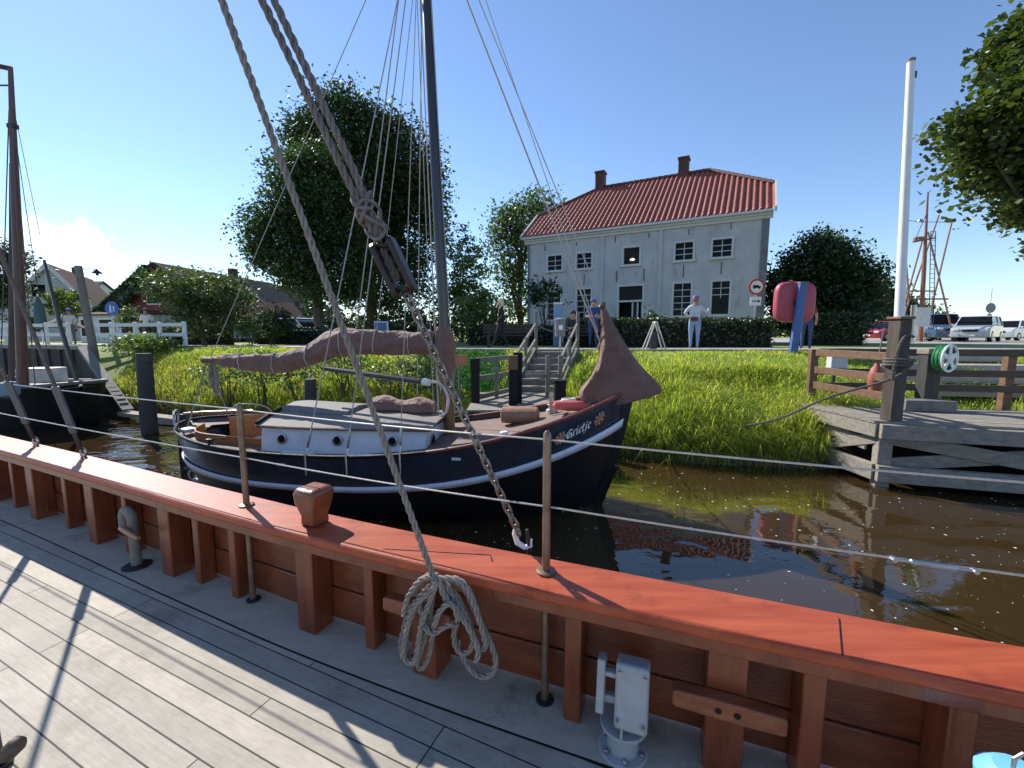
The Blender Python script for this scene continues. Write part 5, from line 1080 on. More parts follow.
x = atY(593, 340, 16.0); person('person in dark blue shirt and jeans standing by the bench, looking down', (x.x, 16.0, RD), -.2, ((.025, .06, .19), (.035, .06, .15), (.03, .03, .03), 'short'), dict(elL=(.27, -.02, 1.13), haL=(.12, -.24, 1.12), fiL=(.04, -.28, 1.13), elR=(-.27, -.02, 1.13), haR=(-.12, -.24, 1.12), fiR=(-.04, -.28, 1.13), hd0=(0, -.06, 1.57), hd1=(0, -.09, 1.65)), 1.76, (.15, .12, .1), cap=(.12, .12, .5), wide=1.15)
x = atY(501, 340, 15.6); person('person with pale blond hair in black clothes walking to the left', (x.x, 15.6, RD), -1.45, ((.01, .01, .012), (.012, .012, .015), (.02, .02, .02), 'long'), dict(knL=(.1, -.16, .52), anL=(.1, -.3, .1), toL=(.11, -.46, .1), knR=(-.1, .06, .5), anR=(-.1, .28, .12), toR=(-.1, .14, .035), haL=(.26, -.16, .92), haR=(-.25, .1, .9), fiL=(.25, -.2, .83), fiR=(-.24, .12, .8)), 1.72, (.62, .52, .34), True, wide=1.3)
x = atY(573, 340, 16.4); person('person in dark clothes seated on the bench beside the person in blue', (x.x, 16.4, RD-.0), -.1, ((.03, .03, .035), (.02, .025, .05), (.03, .03, .03), 'long'), dict(pel=(0, .0, .55), wai=(0, 0, .7), che=(0, -.02, .93), nec=(0, -.03, 1.08), hd0=(0, -.06, 1.18), hd1=(0, -.08, 1.27), shL=(.17, -.02, 1.0), shR=(-.17, -.02, 1.0), elL=(.24, -.04, .75), elR=(-.24, -.04, .75), haL=(.12, -.26, .72), haR=(-.12, -.26, .72), fiL=(.05, -.32, .72), fiR=(-.05, -.32, .72), hiL=(.1, -.02, .52), hiR=(-.1, -.02, .52), knL=(.12, -.42, .52), knR=(-.12, -.42, .52), anL=(.12, -.42, .1), anR=(-.12, -.42, .1), toL=(.12, -.58, .04), toR=(-.12, -.58, .04)), 1.74, (.03, .025, .02))
x = atY(806, 340, 14.2); person('person in dark red top and blue jeans half hidden by the red life-ring case', (x.x, 14.2, RD), 2.6, ((.2, .03, .04), (.04, .07, .15), (.03, .03, .03), 'short'), None, 1.7, (.1, .07, .05))
x = atY(147, 330, 21); person('person in white top standing behind the white fence near the brick house', (x.x, 21, RD), .5, ((.72, .72, .7), (.1, .1, .12), (.05, .05, .05), 'short'), None, 1.7, (.08, .05, .04))
x = atY(71, 330, 20); person('person in grey top and blue cap behind the white fence by the open parasol', (x.x, 20, RD), .3, ((.5, .5, .48), (.1, .1, .12), (.05, .05, .05), 'short'), None, 1.62, (.08, .05, .04), cap=(.04, .08, .5))
# ---------------------------------------------------------------- quay furniture
def bench(label, x, y, rz=0):
    t = thing('park_bench', label, 'bench', (x, y, RD), 'benches on the quay'); m = M('bench_wood', (.045, .03, .022), .7, .3, 5)
    c = V((x, y, RD)); mb = MB()
    for k in range(3): mb.box(c+V((0, -.14+.14*k, .45)), (1.9, .12, .04))
    mb.build('seat', m, t); mb = MB()
    for k in range(3): mb.box(c+V((0, .24+.03*k, .58+.13*k)), (1.9, .035, .11), 0, 0, -.15)
    mb.build('backrest', m, t)
    for s_ in (-.75, .75): mb = MB(); mb.box(c+V((s_, 0, .22)), (.1, .4, .43)); mb.bar(c+V((s_, .22, .4)), c+V((s_, .31, .9)), .06, .05); mb.build('leg', mt_iron, t)
bench('dark wooden bench behind the stairs, nearer the walking woman', -.15, 16.6); bench('dark wooden bench next to the two people left of the door', 2.9, 16.3)
c = V((atY(560, 340, 14.6).x, 14.6, RD)); t = thing('litter_bin', 'grey litter bin on a post at the top of the stairs', 'bin', c)
MB().tube([c, c+V((0, 0, .5))], .035, 8).build('post', mt_steel, t); MB().lathe([(.17, .42), (.19, .95), (.2, .95), (.2, .99), (.1, 1.04)], c, 18).build('drum', M('bin_grey', (.17, .18, .19), .6, .15), t); mb = MB(); mb.box(c+V((0, -.19, .72)), (.13, .012, .15)); mb.build('sticker', mt_white, t)
c = V((atY(557.5, 340, 17.8).x, 17.8, RD)); t = thing('blue_pillar', 'pale blue information pillar in front of the grey house', 'pillar', c); mb = MB(); mb.box(c+V((0, 0, .85)), (.34, .2, 1.7)); mb.build('panel', M('pillar_blue', (.2, .34, .5), .5, .12, 4), t, bevel=.02); mb = MB(); mb.box(c+V((0, 0, 1.74)), (.38, .24, .08)); mb.build('cap', mt_steel, t)
c = V((atY(655, 340, 13.6).x, 13.6, RD)); t = thing('wooden_trestle', 'pale A-shaped wooden trestle standing by the road before the hedge', 'trestle', c); mt_pale = M('pale_timber', (.5, .48, .44), .7, .2, 6)
for s_ in (-1, 1): 
    for yy in (-.1, .25): mb = MB(); mb.bar(c+V((s_*.32, yy, 0)), c+V((s_*.02, yy*.5, .88)), .035, .035, (0, 1, 0)); mb.build('leg', mt_pale, t)
mb = MB(); mb.bar(c+V((0, -.1, .86)), c+V((0, .2, .86)), .07, .06); mb.build('ridge_bar', mt_pale, t); mb = MB(); mb.box(c+V((0, .15, .3)), (.2, .12, .55)); mb.build('weight', mt_iron, t)
c = V((atY(382, 340, 17.5).x, 17.5, RD)); t = thing('menu_board', 'blue-framed blackboard standing on the road above the brown sail', 'sign', c); mb = MB(); mb.box(c+V((0, 0, .55)), (.55, .05, .95), .4, 0, -.2); mb.build('frame', M('board_frame', (.35, .45, .6), .5, .1), t); mb = MB(); mb.box(c+V((-.018, -.034, .55)), (.45, .02, .84), .4, 0, -.2); mb.build('panel', M('board_face', (.08, .12, .22), .6, .2), t); mb = MB(); mb.bar(c+V((.1, .3, 0)), c+V((.02, .05, .9)), .04, .04); mb.build('prop', mt_greywood, t)
c = V((atY(604, 350, 12.6).x, 12.6, 1.9)); t = thing('timber_bollard', 'dark leaning timber bollard at the road edge beside the furled jib', 'bollard', c); MB().tube([c-V((.12, 0, .1)), c+V((0, 0, .3)), c+V((.08, 0, .62)), c+V((.085, 0, .65))], [.16, .14, .13, .1], 12).build('log', mt_pile, t)
# life-ring station
c = atZ(793, 352, 1.9); c.y = 12.0; c.x = atY(793, 349, 12.0).x; t = thing('lifebuoy_station', 'big pinkish red lifebuoy case on a leaning blue post at the grass edge', 'lifebuoy', c); top = atY(803, 283, 11.8)
mb = MB(); mb.bar(c-V((0, 0, .2)), top, .2, .12, (0, -1, 0)); mb.build('post', M('post_blue', (.06, .13, .36), .55, .2, 5, .15), t, bevel=.02); mb = MB(); mb.box(top+V((0, 0, .01)), (.22, .14, .03)); mb.build('post_cap', mt_oldwood, t)
q = atY(795, 302, 12.06); mb = MB(); secs = []
def rr_(s_, y): return [q+V((s_*.545*math.copysign(abs(math.cos(a))**.45, math.cos(a)), y, s_*.55*math.copysign(abs(math.sin(a))**.45, math.sin(a)))) for a in np.linspace(0, 6.2832, 33)[:-1]]
for s_, y in ((.86, -.1), (.96, -.07), (1, 0), (1, .08), (.96, .14), (.86, .17)): secs.append(rr_(s_, y))
cs = mb.loft(secs).build('case', M('case_red', (.42, .06, .10), .5, .1, 3), t, smooth=50)
MB().lathe([(.13, 0), (.13, .012), (.09, .018)], q+V((.02, -.1, -.05)), 20, (0, -1, 0)).build('recess_disc', mt_rubber, cs); mb = MB(); mb.box(q+V((-.2, -.08, .5)), (.14, .06, .05)); mb.box(q+V((.2, -.08, .5)), (.14, .06, .05)); mb.build('handle', M('case_dark', (.25, .03, .045), .5), cs)  # dark disc on the case face stands in for the shaded ring hole
# traffic signs
def sign(name, label, px, Y, ytop, r, cols, panel=None, group='traffic signs'):
    c = V((atY(px, 340, Y).x, Y, RD)); q = atY(px, ytop, Y); q.x = c.x; t = thing(name, label, 'sign', c, group); MB().tube([c, q+V((0, 0, r*.9))], .032, 8).build('post', mt_steel, t)
    d = MB().lathe([(r, 0), (r, .02)], q+V((0, -.035, 0)), 24, (0, -1, 0)).build('disc', cols[0], t); MB().lathe([(r*.76, 0), (r*.76, .008)], q+V((0, -.056, 0)), 24, (0, -1, 0)).build('face', cols[1], d); return t, q, d
mt_red = M('sign_red', (.5, .02, .025), .4, .05); mt_sblue = M('sign_blue', (.03, .13, .42), .4, .05); mt_sgrey = M('sign_back', (.2, .2, .21), .5, .15)
t, q, d = sign('traffic_sign', 'round red-rimmed white sign with lorry symbol at the right house corner', 752.5, 17.2, 287, .31, (mt_red, mt_white)); mb = MB(); mb.box(q+V((-.04, -.07, .01)), (.22, .008, .11)); mb.box(q+V((.11, -.07, -.01)), (.09, .008, .07)); mb.lathe([(.025, 0), (.025, .008)], q+V((-.1, -.066, -.06)), 8, (0, -1, 0)); mb.lathe([(.025, 0), (.025, .008)], q+V((.1, -.066, -.06)), 8, (0, -1, 0)); mb.build('symbol', mt_black, d)
mb = MB(); mb.box(q+V((0, -.04, -.55)), (.44, .015, .34)); pl = mb.build('plate', mt_white, t); mb = MB(); mb.box(q+V((0, -.05, -.55)), (.3, .008, .04)); mb.prism([q+V((.1, -.054, -.48)), q+V((.19, -.054, -.55)), q+V((.1, -.054, -.62))], (0, .008, 0)); mb.build('arrow', mt_black, pl)
t, q, d = sign('traffic_sign', 'round blue footpath sign with white figures behind the left fence', 116, 20.5, 308.5, .32, (mt_sblue, mt_sblue)); mb = MB()
for dx, s_ in ((-.05, 1), (.1, .7)): mb.lathe([(.03*s_, 0), (.03*s_, .008)], q+V((dx, -.066, .13*s_)), 10, (0, -1, 0)); mb.box(q+V((dx, -.07, .03*s_)), (.08*s_, .008, .14*s_)); mb.bar(q+V((dx-.01, -.07, -.04)), q+V((dx-.06*s_, -.07, -.2*s_)), .03, .008, (0, 1, 0)); mb.bar(q+V((dx+.01, -.07, -.04)), q+V((dx+.06*s_, -.07, -.2*s_)), .03, .008, (0, 1, 0))
mb.build('symbol', mt_white, d)
t, q, d = sign('traffic_sign', 'dark round sign seen from behind beside the silver car on the right', 986, 30, 308, .34, (mt_sgrey, mt_sgrey)); mb = MB(); mb.box(q+V((0, -.03, -.55)), (.3, .02, .3)); mb.build('plate', mt_sgrey, t); MB().tube([q, q+V((0, 0, 1.3))], .02, 6).build('mast', mt_steel, t)
# beacon mast with sheer legs
Yb = 30; B0 = V((atY(920, 345, Yb).x, Yb, RD-.3)); B1 = atY(928, 192, Yb); t = thing('beacon_mast', 'rust brown ladder mast between crossed sheer legs right of the white pole', 'mast', B0); mt_rust = M('rust_paint', (.19, .07, .04), .6, .3, 5, col2=(.3, .13, .08))
MB().tube([B0, B0.lerp(B1, .6), B0.lerp(B1, .75), B1], [.15, .12, .08, .05], 10).build('mast', mt_rust, t)
for a, b in (((903, 318), (939, 215)), ((953, 335), (928, 232)), ((899, 325), (923, 238)), ((929, 318), (952, 221)), ((909, 300), (903, 222))): 
    pa, pb_ = atY(a[0], a[1], Yb+.4), atY(b[0], b[1], Yb+.4); mb = MB(); mb.tube([pa, pb_], [.06, .05], 8); mb.build('leg', M('leg_paint', (.3, .17, .12), .6, .25, 4), t)
mb = MB(); mb.bar(atY(908, 299, Yb), atY(948, 299, Yb), .08, .1); mb.bar(atY(910, 291, Yb), atY(935, 291, Yb), .07, .08); mb.bar(atY(913, 242, Yb), atY(935, 238, Yb), .08, .1); mb.build('crossbar', mt_rust, t)
mb = MB(); mb.box(atY(919.5, 239, Yb), (.5, .4, .25)); mb.build('bracket', mt_rust, t); MB().lathe([(.02, 0), (.16, .02), (.12, .16), (.03, .2)], atY(920, 222, Yb), 10).build('lamp', mt_steel, t); MB().lathe([(.15, 0), (.15, .2)], atY(953, 222, Yb+.4), 10).build('sheave', mt_iron, t)
mb = MB(); a0, a1 = B0+V((.55, -.1, 1.2)), B0.lerp(B1, .75)+V((.4, -.1, 0))
for s_ in (-.16, .16): mb.tube([a0+V((s_, 0, 0)), a1+V((s_, 0, 0))], .025, 5)
for k in range(22): p = a0.lerp(a1, k/21); mb.tube([p-V((.16, 0, 0)), p+V((.16, 0, 0))], .018, 5)
mb.build('ladder', mt_iron, t); mb = MB()
for a, b in (((920, 222), (905, 220)), ((921, 222), (953, 222)), ((915, 240), (926, 215))): mb.tube([atY(a[0], a[1], Yb), atY(b[0], b[1], Yb)], .02, 5)
mb.build('stay', mt_iron, t); mb = MB(); mb.box(atY(922, 317, Yb-.3), (1.1, .06, 1.3)); mb.build('panel', mt_dirtywhite, t)
t = thing('grey_post', 'grey slanted post beside the foot of the rusty beacon mast', 'post', Gz(912, 26)); MB().tube([Gz(911, 26), atY(914, 305, 26)], .14, 10).build('shaft', mt_steel, t)

# ---------------------------------------------------------------- cars
def car(label, loc, rz, col, kind='hatch', L=4.2, Wd=1.72, Hh=1.48, group='parked cars'):
    t = thing('parked_car', label, 'car', loc, group); paint = M('car_paint', col, .28, .05, 5, coat=.7); base = V(loc); q = Matrix.Rotation(rz, 3, 'Z'); T_ = lambda x, y, z: base+q @ V((x, y, z))
    h = L/2; b = .22; bl = .62*Hh   # belt line
    low = {'hatch': [(-h, .45), (-h+.05, b), (h-.05, b), (h, .42), (h-.04, .66), (h-.25, .76), (h-1.05, bl), (-h+.1, bl+.03), (-h, .7)], 'suv': [(-h, .5), (-h+.05, .3), (h-.05, .3), (h, .5), (h-.03, .85), (h-.2, .95), (h-1.1, bl+.02), (-h+.05, bl+.04), (-h, .8)], 'van': [(-h, .45), (-h+.03, .26), (h-.05, .26), (h, .45), (h-.03, .9), (h-.35, 1.05), (h-.75, bl), (-h+.03, bl), (-h, .8)]}[kind]
    mb = MB(); secs = []
    for y, s_ in ((-1, .93), (-.93, 1), (.93, 1), (1, .93)): secs.append([T_(x*(1 if abs(y) < 1 else .985), y*Wd/2, .5+(z-.5)*s_) for x, z in low])
    bd = mb.loft(secs).build('body', paint, t, smooth=30, bevel=.02)
    f0, f1, r1, r0 = {'hatch': (h-1.0, h-1.75, -h+.55, -h+.12), 'suv': (h-1.05, h-1.7, -h+.4, -h+.08), 'van': (h-.7, h-1.25, -h+.12, -h+.05)}[kind]
    def gh(z, x0, x1, w): return [T_(x0, -w, z), T_(x1, -w, z), T_(x1, w, z), T_(x0, w, z)]
    MB().loft([gh(bl+.0, r0, f0, Wd/2*.95), gh(Hh-.05, r1, f1, Wd/2*.8)]).build('windows', mt_glass, t, bevel=.02)
    mb = MB(); mb.loft([gh(Hh-.06, r1-.03, f1+.03, Wd/2*.81), gh(Hh-.02, r1+.03, f1-.05, Wd/2*.78), gh(Hh, r1+.15, f1-.2, Wd/2*.68)])
    mid = (f1+r1)/2-.05
    for s_ in (-1, 1):
        for (xb, xt) in ((f0-.02, f1), (mid+.1, mid+.05), (r0+.05, r1)): mb.bar(T_(xb, s_*Wd/2*.955, bl), T_(xt, s_*Wd/2*.81, Hh-.04), .07, .05)
    mb.build('roof', paint, t)
    for s_ in (-1, 1):
        for x in (h-.8, -h+.75):
            r = .33 if kind != 'suv' else .37; w = MB().lathe([(r*.6, -.02), (r*.95, 0), (r, .04), (r, .17), (r*.9, .2)], T_(x, s_*(Wd/2-.19), r), 20, q @ V((0, s_, 0))).build('wheel', mt_rubber, t); MB().lathe([(r*.62, .19), (r*.6, .205), (r*.15, .215)], T_(x, s_*(Wd/2-.19), r), 12, q @ V((0, s_, 0))).build('rim', mt_steel, w)
        mb = MB(); mb.box(T_(h-.06, s_*Wd*.36, .67*Hh/1.48), (.14, .3, .14), rz); mb.build('headlight', M('headlight', (.7, .72, .75), .15, .05), t, bevel=.02)
        mb = MB(); mb.box(T_(-h+.03, s_*Wd*.42, .8*Hh/1.48), (.1, .16, .24), rz); mb.build('tail_light', mt_red, t)
        mb = MB(); mb.box(T_(f0-.12, s_*(Wd/2+.09), bl+.06), (.1, .18, .12), rz); mb.build('mirror', paint, t, bevel=.02)
    mb = MB(); mb.box(T_(h+.005, 0, .62*Hh/1.48), (.02, .75, .14), rz); mb.build('grille', mt_black, t)
    mb = MB(); mb.box(T_(h+.012, 0, .42), (.02, .5, .11), rz); mb.build('number_plate', mt_white, t)
Zc = RD+.02
def cp(px, Y): return V((atY(px, 340, Y).x, Y, Zc))
car('white hatchback parked under the tallest tree with dark windows', cp(303, 26.5), -.5+math.pi*0, (.62, .65, .7)); car('silver car half hidden behind bushes left of the white hatchback', cp(266, 28), -.45, (.4, .43, .47))
car('red car parked behind the white pole', cp(884, 33), 3.5, (.38, .02, .025)); car('dark blue van parked behind the beacon mast', cp(931, 33), 4.4, (.06, .11, .2), 'van', 4.8, 1.9, 2.0)
car('silver off-road car standing right of the beacon mast', cp(976, 30), 3.75, (.42, .45, .5), 'suv', 4.7, 1.85, 1.75); car('white car at the right edge of the photo', cp(1012, 36), 3.5, (.62, .64, .68), 'van', 4.5, 1.8, 1.65)
car('white car just left of the silver off-road car', cp(951, 36), 4.0, (.6, .6, .6))
# ---------------------------------------------------------------- left side: barge, quay wall, fence, houses
mt_sheet = M('quay_timber', (.03, .027, .024), .9, .4, 3, .5, 20, stretch=(3, 3, .3), col2=(.075, .07, .062))
qw = thing('quay_wall', 'dark vertical timber quay wall with sloping wing behind the black barge', 'quay wall', (-15, 14.6, 0)); mb = MB()
pts = [(-30, 20.1), (-22, 17.2), (-14.3, 14.35)]; wing = [(-14.3, 14.35), (-11.3, 12.35)]
P = resample([V((*p, 0)) for p in pts], .24)
for i, p in enumerate(P): mb.box(p+V((0, 0, .6)), (.22, .18+.06*(i % 3), 2.7), -.34)
P2 = resample([V((*p, 0)) for p in wing], .24)
for i, p in enumerate(P2): zt = 1.95-1.6*(i/len(P2)); mb.box(p+V((0, 0, (zt-.8)/2)), (.22, .2, zt+.8), -.6)
mb.build('sheeting', mt_sheet, qw, smooth=0); mb = MB(); mb.bar(V((-30, 20.1, 1.99)), V((-14.3, 14.35, 1.99)), .3, .14); mb.build('capping', mt_oldwood, qw); mb = MB(); mb.bar(V((-14.3, 14.35, 2.0)), V((-11.0, 12.15, .25)), .26, .1); mb.build('wing_capping', mt_greywood, qw)
mb = MB(); mb.bar(V((-10.9, 11.9, .22)), V((-8.6, 11.3, .12)), .32, .1); mb.bar(V((-10.2, 11.6, .1)), V((-7.6, 11.0, .06)), .2, .12); tag(mb.build('drift_timber', mt_oldwood, None), 'grey planks lying along the water edge left of the tarred pile', 'planks')
for px, py, z, w, lab in ((150, 433, 1.96, .17, 'tall tarred mooring pile standing in the water left of the boat'), (309, 425, 1.5, .13, 'short dark pile behind the sliding hatch of the boat')):
    c = atZ(px, py, 0) if px == 150 else V((atY(309, 385, 9.4).x, 9.4, 0)); z = z if px == 150 else atY(309, 379, 9.4).z; t = thing('mooring_pile', lab, 'pile', c, 'mooring piles'); MB().tube([c-V((0, 0, .8)), c+V((0, 0, .5)), c+V((.03, 0, z-.03)), c+V((.03, 0, z))], [w, w*1.02, w*.95, w*.85], 14).build('timber', mt_pile, t); MB().lathe([(w*.99, 0), (w*.99, .05)], c+V((.03, 0, z-.25)), 14).build('band', mt_iron, t)
# black barge
BO, BE = V((-10.9, 10.8, 0)), V((-.94, .342, 0)).normalized(); BN = V((.342, .94, 0)).normalized()
def BP(x, y, z): return BO+BE*x+BN*y+V((0, 0, z))
bg = thing('black_barge', 'black flat-bottomed sailing barge moored at the left quay wall', 'barge', BP(6, 0, 0))
def bw(x): return 1.25*(1-max(0, 1-x/2.6)**2.4)**.6+.03
def bsh(x): return 1.0+.2*max(0, 1-x/5)**2
xs_ = list(np.linspace(0, 2.6, 12))+list(np.linspace(3, 13, 12)); mb = MB()
for s_ in (-1, 1): mb.grid([[BP(x+.5*(1-k)*max(0, 1-x/3), s_*bw(x)*(.72+.28*k**.6), -.4+(bsh(x)+.4)*k) for k in np.linspace(0, 1, 7)] for x in xs_])
mb.build('hull', mt_black, bg, smooth=60); mb = MB()
for s_ in (-1, 1): mb.grid([[BP(x, s_*bw(x)*f, bsh(x)-.12+.06*(1-f)) for f in (0, .5, .97)] for x in xs_])
mb.build('deck', mt_greywood, bg)
for s_ in (-1, 1): MB().tube([BP(x, s_*bw(x), bsh(x)) for x in xs_], .05, 8).build('rubbing_strake', M('barge_rail', (.16, .15, .14), .6, .3, 6), bg); 
mb = MB(); mb.tube([BP(x, -bw(x)*.985, bsh(x)-.02) for x in xs_[8:]], .03, 6); mb.build('rail_stripe', mt_dirtywhite, bg)
m0 = V((atY(21, 372, 11.2).x, 11.2, 1.0)); m1 = atY(10.5, 68, 11.2); MB().tube([m0, m0.lerp(m1, .6), m1], [.115, .09, .045], 12).build('mast', M('barge_mast', (.12, .05, .04), .45, .35, 5, stretch=(4, 4, .4), coat=.2), bg)
mb = MB(); mb.bar(atY(-30, 60, 11.2), atY(12, 69, 11.2), .04, .1); mb.build('pennant', M('pennant', (.10, .03, .03), .8, .2), bg); mb = MB(); mb.box(m0.lerp(m1, .83), (.18, .12, .1)); mb.build('mast_band', mt_iron, bg); MB().tube([m0.lerp(m1, .95)-V((.35, 0, 0)), m0.lerp(m1, .95)], .02, 6).build('crosstree', mt_iron, bg)
MB().tube([atY(78, 385, 11.4), atY(60, 325, 11.4), atY(44, 260, 11.4)], [.05, .05, .03], 8).build('spar', mt_masttop, bg); MB().tube([m0+V((-.4, .1, .2)), m0.lerp(m1, .72)+V((-.1, .05, 0))], .06, 9).build('furled_sail', M('furled_cloth', (.12, .1, .09), .9, .3, 4, .5, 12, stretch=(1, 1, .3)), bg)
for a, b, r in (((21, 370), (10, 110), .014), ((52, 385), (10, 100), .008), ((36, 395), (12, 105), .012), ((0, 390), (9, 110), .012), ((40, 235), (12, 100), .006)): MB().tube([atY(*a, 11.0), atY(*b, 11.2)], r, 6).build('shroud', mt_darkrope, bg)
MB().tube(smooth_path([BP(1.2, -1.0, 1.35), BP(1.6, -1.2, 1.62), BP(2.3, -1.35, 1.62), BP(2.9, -1.5, 1.3)], 5), .03, 8).build('hand_rail', mt_steel, bg)
c = atY(8, 390, 9.6); MB().lathe([(.05, -.2), (.18, -.12), (.2, .05), (.14, .16), (.03, .2)], c, 16).build('fender_buoy', M('buoy_grey', (.2, .27, .33), .5, .15), bg)
for k, (x, y) in enumerate(((2.4, .3), (3.4, -.6))): mb = MB(); mb.box(BP(x, y, 1.3), (.8, .6, .4), .2); mb.build('hatch', mt_railwood if k else mt_dirtywhite, bg, bevel=.03)
# white fence
def fence(label, a, b, n):
    t = thing('white_fence', label, 'fence', V(a).lerp(V(b), .5)); a, b = V(a), V(b)
    for z in (.48, .86): mb = MB(); mb.bar(a+V((0, 0, z)), b+V((0, 0, z)), .05, .13); mb.build('rail', mt_white, t)
    for i in range(n): p = a.lerp(b, i/(n-1)); mb = MB(); mb.box(p+V((0, .06, .48)), (.13, .1, .98), -.2); mb.build('post', mt_white, t, bevel=.01)
fence('white two-rail fence along the quay wall, left of the gap', (-30, 21.2, RD), (atY(68, 340, 17.3).x, 17.3, RD), 10); fence('white two-rail fence on top of the grass bank, right of the gap', (atY(88, 340, 17.2).x, 17.2, RD), (atY(184, 340, 16.6).x, 16.6, RD), 5)
hedge('clipped_hedge', 'low clipped hedge behind the white fence on the left', -17.5, -13.6, 20.6, 21.3, .9, 2500, 24, mt_leaf_mid); hedge('clipped_hedge', 'dark low hedge behind the white fence and the spreading tree', -13.3, -8.8, 22, 22.8, .8, 2500, 25, mt_leaf_dark)
# leaning wooden lamp post
a, b = atY(97, 362, 15.6), atY(78, 266, 15.6); a.z = bank_z(a.x, a.y)-.2; t = thing('lamp_post', 'leaning grey timber lamp post on the left bank with a hanging lantern', 'lamp post', a); MB().tube([a, b], [.13, .11], 10).build('pole', mt_greywood, t)
l = atY(97, 272, 15.6); mb = MB(); mb.tube([b-V((0, 0, .1)), l+V((0, 0, .1))], .014, 6); mb.tube([b-V((0, 0, .3)), l+V((0, 0, .08))], .008, 5); mb.build('bracket', mt_iron, t); MB().lathe([(.02, .1), (.04, .06), (.14, -.02), (.15, -.05), (.03, -.06), (.05, -.1), (.02, -.13)], l, 12).build('lantern', mt_iron, t)
# parasols
c = cp(43, 22); t = thing('parasol', 'closed teal parasol behind the left fence', 'parasol', c, 'parasols on the terrace'); MB().tube([c, c+V((0, 0, 2.5))], .03, 8).build('pole', mt_white, t); z1 = atY(43, 296, 22).z-c.z; MB().lathe([(.2, z1*.3), (.24, z1*.45), (.2, z1*.75), (.06, z1*.97), (.01, z1)], c, 12).build('canopy', M('teal_cloth', (.06, .12, .13), .9, .2), t)
c = cp(65, 22); t = thing('parasol', 'open grey-brown parasol behind the left fence', 'parasol', c, 'parasols on the terrace'); MB().tube([c, c+V((0, 0, 1.5))], .03, 8).build('pole', mt_white, t); z0, z1 = atY(65, 328, 22).z-c.z, atY(65, 316, 22).z-c.z; MB().lathe([(.85, z0), (.8, z0+.06), (.4, z0+(z1-z0)*.6), (.03, z1)], c, 10).build('canopy', M('taupe_cloth', (.2, .17, .15), .9, .2), t)
# houses
mt_brick = M('red_brick', (.2, .05, .035), .9, .3, 8, .3, 60, col2=(.28, .085, .06)); mt_wwall = M('whitewash', (.62, .63, .64), .8, .1, 3); mt_brown = M('brown_tiles', (.06, .032, .028), .9, .3, 6, .4, 20, stretch=(1, 1, 6), col2=(.10, .058, .05), spec=.08); mt_greyt = M('grey_tiles', (.06, .055, .055), .9, .3, 6, .4, 20, col2=(.11, .1, .095), spec=.08); mt_orange = M('orange_tiles', (.28, .08, .04), .8, .3, 5, .4, 20)
def gable(name, label, px0, px1, yap, yev, Y, depth, rz, wm, rm, wins=(), trim=None, group='houses along the quay', over=.3, z0=None):
    a, b = atY(px0, 340, Y), atY(px1, 340, Y); z0 = RD-.05 if z0 is None else z0; ez, az = atY((px0+px1)/2, yev, Y).z, atY((px0+px1)/2, yap, Y).z
    c = V(((a.x+b.x)/2, Y, z0)); w = abs(b.x-a.x)/2; q = Matrix.Rotation(rz, 3, 'Z'); t = thing(name, label, 'house', c, group); T_ = lambda x, y, z: c+q @ V((x, y, z-z0))
    mb = MB(); mb.prism([T_(-w, 0, z0), T_(w, 0, z0), T_(w, 0, ez), T_(0, 0, az), T_(-w, 0, ez)], q @ V((0, depth, 0))); mb.build('wall', wm, t, smooth=0)
    sl = (az-ez)/w
    for s_ in (-1, 1):
        mb = MB(); e0, e1 = T_(s_*(w+over), -over, ez-sl*over+.06), T_(0, -over, az+.06); dv = q @ V((0, depth+2*over, 0)); mb.prism([e0, e1, e1+V((0, 0, .16)), e0+V((0, 0, .16))], dv); rf_ = mb.build('roof', rm, t, smooth=0)
        if trim: mb = MB(); mb.bar(T_(s_*(w+over), -over-.03, ez-sl*over+.08), T_(0, -over-.03, az+.1), .05, .26, q @ V((s_*sl, 0, 1))); mb.build('bargeboard', trim, t)
    for u, zb, ww, hh in wins:
        mb = MB(); mb.box(T_(u*w, -.02, z0+zb+hh/2), (ww+.16, .06, hh+.16), rz); fr = mb.build('window', mt_white, t); mb = MB(); mb.box(T_(u*w, -.045, z0+zb+hh/2), (ww, .03, hh), rz); mb.build('pane', mt_glass, fr)
    mb = MB(); mb.box(T_(0, depth*.6, az+.3), (.5, .5, 1.0), rz); mb.build('chimney', mt_brickdark, t); return t, T_, w, ez, az
gable('white_house', 'white gabled house with brown tiled roof and white verge on the far left', 30, 82, 266, 303, 36, 12, .55, mt_wwall, mt_brown, ((-.3, 3.6, .8, 1.0), (.4, .8, 1.0, 1.2), (-.4, .8, 1.0, 1.2)), mt_white)
gable('low_house', 'long low building with grey roof beyond the white house', 88, 128, 283, 300, 52, 14, 1.35, mt_wwall, mt_greyt)
t, T_, w, ez, az = gable('brick_house', 'red brick gabled house half covered with ivy behind the white fence', 96, 232, 266, 316, 29, 11, -.12, mt_brick, mt_brown, ((-.1, 2.6, .9, 1.1),), mt_brown)
rng = np.random.default_rng(5); n = 5200; s_ = rng.random(n); x = -w-.4+s_*(w*1.0); zt = ez+(az-ez)*(1-np.abs(np.minimum(x, 0))/w)+.25; z = np.where(rng.random(n) < .6, zt-rng.random(n)**2*1.0, RD+(zt-RD)*rng.random(n)); keep = (z > zt-1.3) | (x < -w*.55); x, z = x[keep], z[keep]
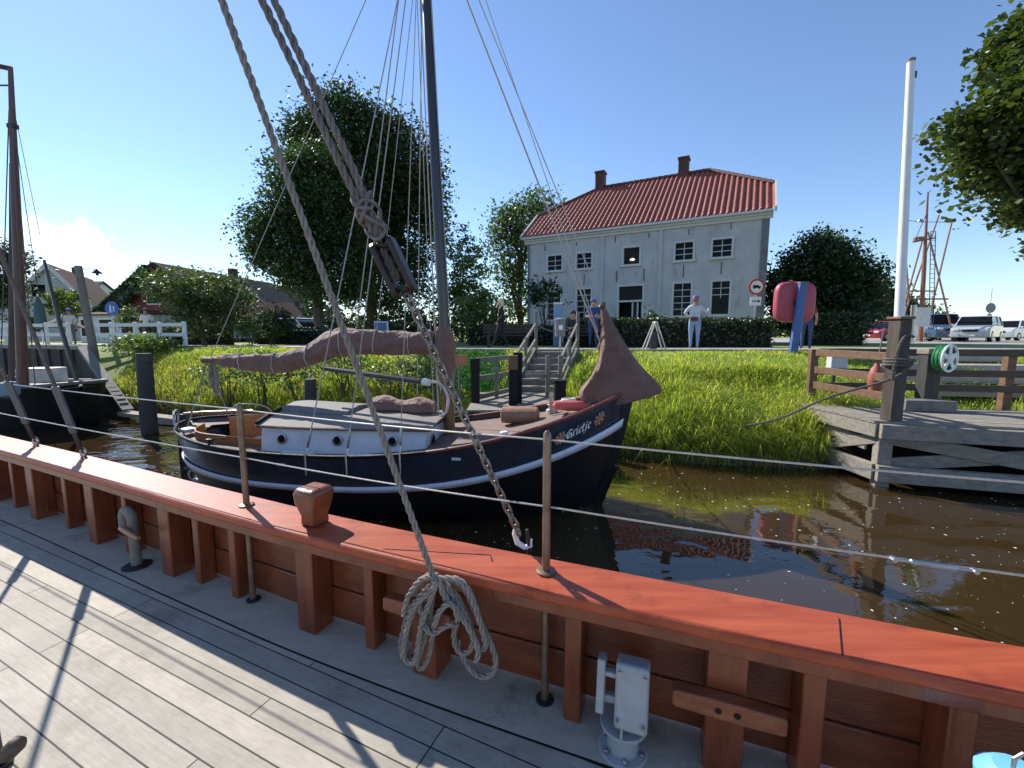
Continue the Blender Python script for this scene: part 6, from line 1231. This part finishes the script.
P = np.array([T_(a_, -.35-.25*b_, c_) for a_, b_, c_ in zip(x, rng.random(len(x)), z)]); nr = rng.normal(size=P.shape)+np.array([0, -1, .4]); nr /= np.linalg.norm(nr, axis=1)[:, None]; a_ = np.cross(nr, rng.normal(size=P.shape)); a_ /= np.linalg.norm(a_, axis=1)[:, None]; b_ = np.cross(nr, a_); s2 = .28*(.6+.8*rng.random(len(P)))[:, None]
vv = np.stack([P-a_*s2*.5, P+b_*s2*.4, P+a_*s2*.5, P-b_*s2*.4], 1).reshape(-1, 3); npmesh('ivy', vv, np.arange(len(vv)), 4, leafmat('ivy_leaf', (.015, .04, .01), (.05, .1, .02), .3), t)
mb = MB(); mb.box(T_(-.6, -1.3, RD+.85), (5.2, 2.4, 1.7), -.12); pr = mb.build('porch', mt_wwall, t); mb = MB(); mb.prism([T_(-3.4, -2.7, RD+1.65), T_(2.2, -2.7, RD+1.65), T_(2.2, -2.7, RD+1.73), T_(-3.4, -2.7, RD+1.73)], V((0, 2.6, .35))); mb.build('porch_roof', mt_brown, t)
for u in (-2.6, -1.3, .2, 1.4): mb = MB(); mb.box(T_(u, -2.51, RD+.9), (1.0, .05, 1.2), -.12); fr = mb.build('window', mt_white, t); mb = MB(); mb.box(T_(u, -2.545, RD+.9), (.82, .03, 1.0), -.12); mb.build('pane', mt_glass, fr)
gable('white_house', 'white gabled house with dark roof behind the low spreading tree', 196, 292, 281, 326, 35, 10, -.1, mt_wwall, mt_greyt, ((.4, .8, 1.1, 1.1), (-.2, .8, 1.1, 1.1)), mt_white); gable('small_house', 'distant small house with reddish roof beside the big tree', 258, 292, 298, 313, 55, 8, .6, mt_wwall, mt_orange)
gable('far_house', 'far low house with orange roof at the right edge', 985, 1075, 322, 333, 75, 14, 1.2, mt_wwall, mt_orange, z0=1.0)
# distant woods closing the view between the houses
def wood(label, px0, px1, ytop, Y, n, seed, m):
    rng = np.random.default_rng(seed); k = (px1-px0)//14; el = [E(px0+14*i+rng.uniform(-5, 5), (ytop+336)/2+rng.uniform(-4, 4), 14, (336-ytop)/2*rng.uniform(.7, 1.15), Y+rng.uniform(-4, 4)) for i in range(k+1)]
    v = leaves(el, n, .9, 1.6, 30, .3, .4, rng=rng); o_ = npmesh('distant_woods', v, np.arange(len(v)), 4, m); setting(o_, 'stuff'); o_['label'] = label
wood('far band of trees on the horizon behind the houses on the left', -60, 420, 320, 75, 7000, 61, mt_leaf_dark); wood('far band of trees on the horizon behind the cars on the right', 760, 960, 322, 85, 4000, 62, mt_leaf_mid)
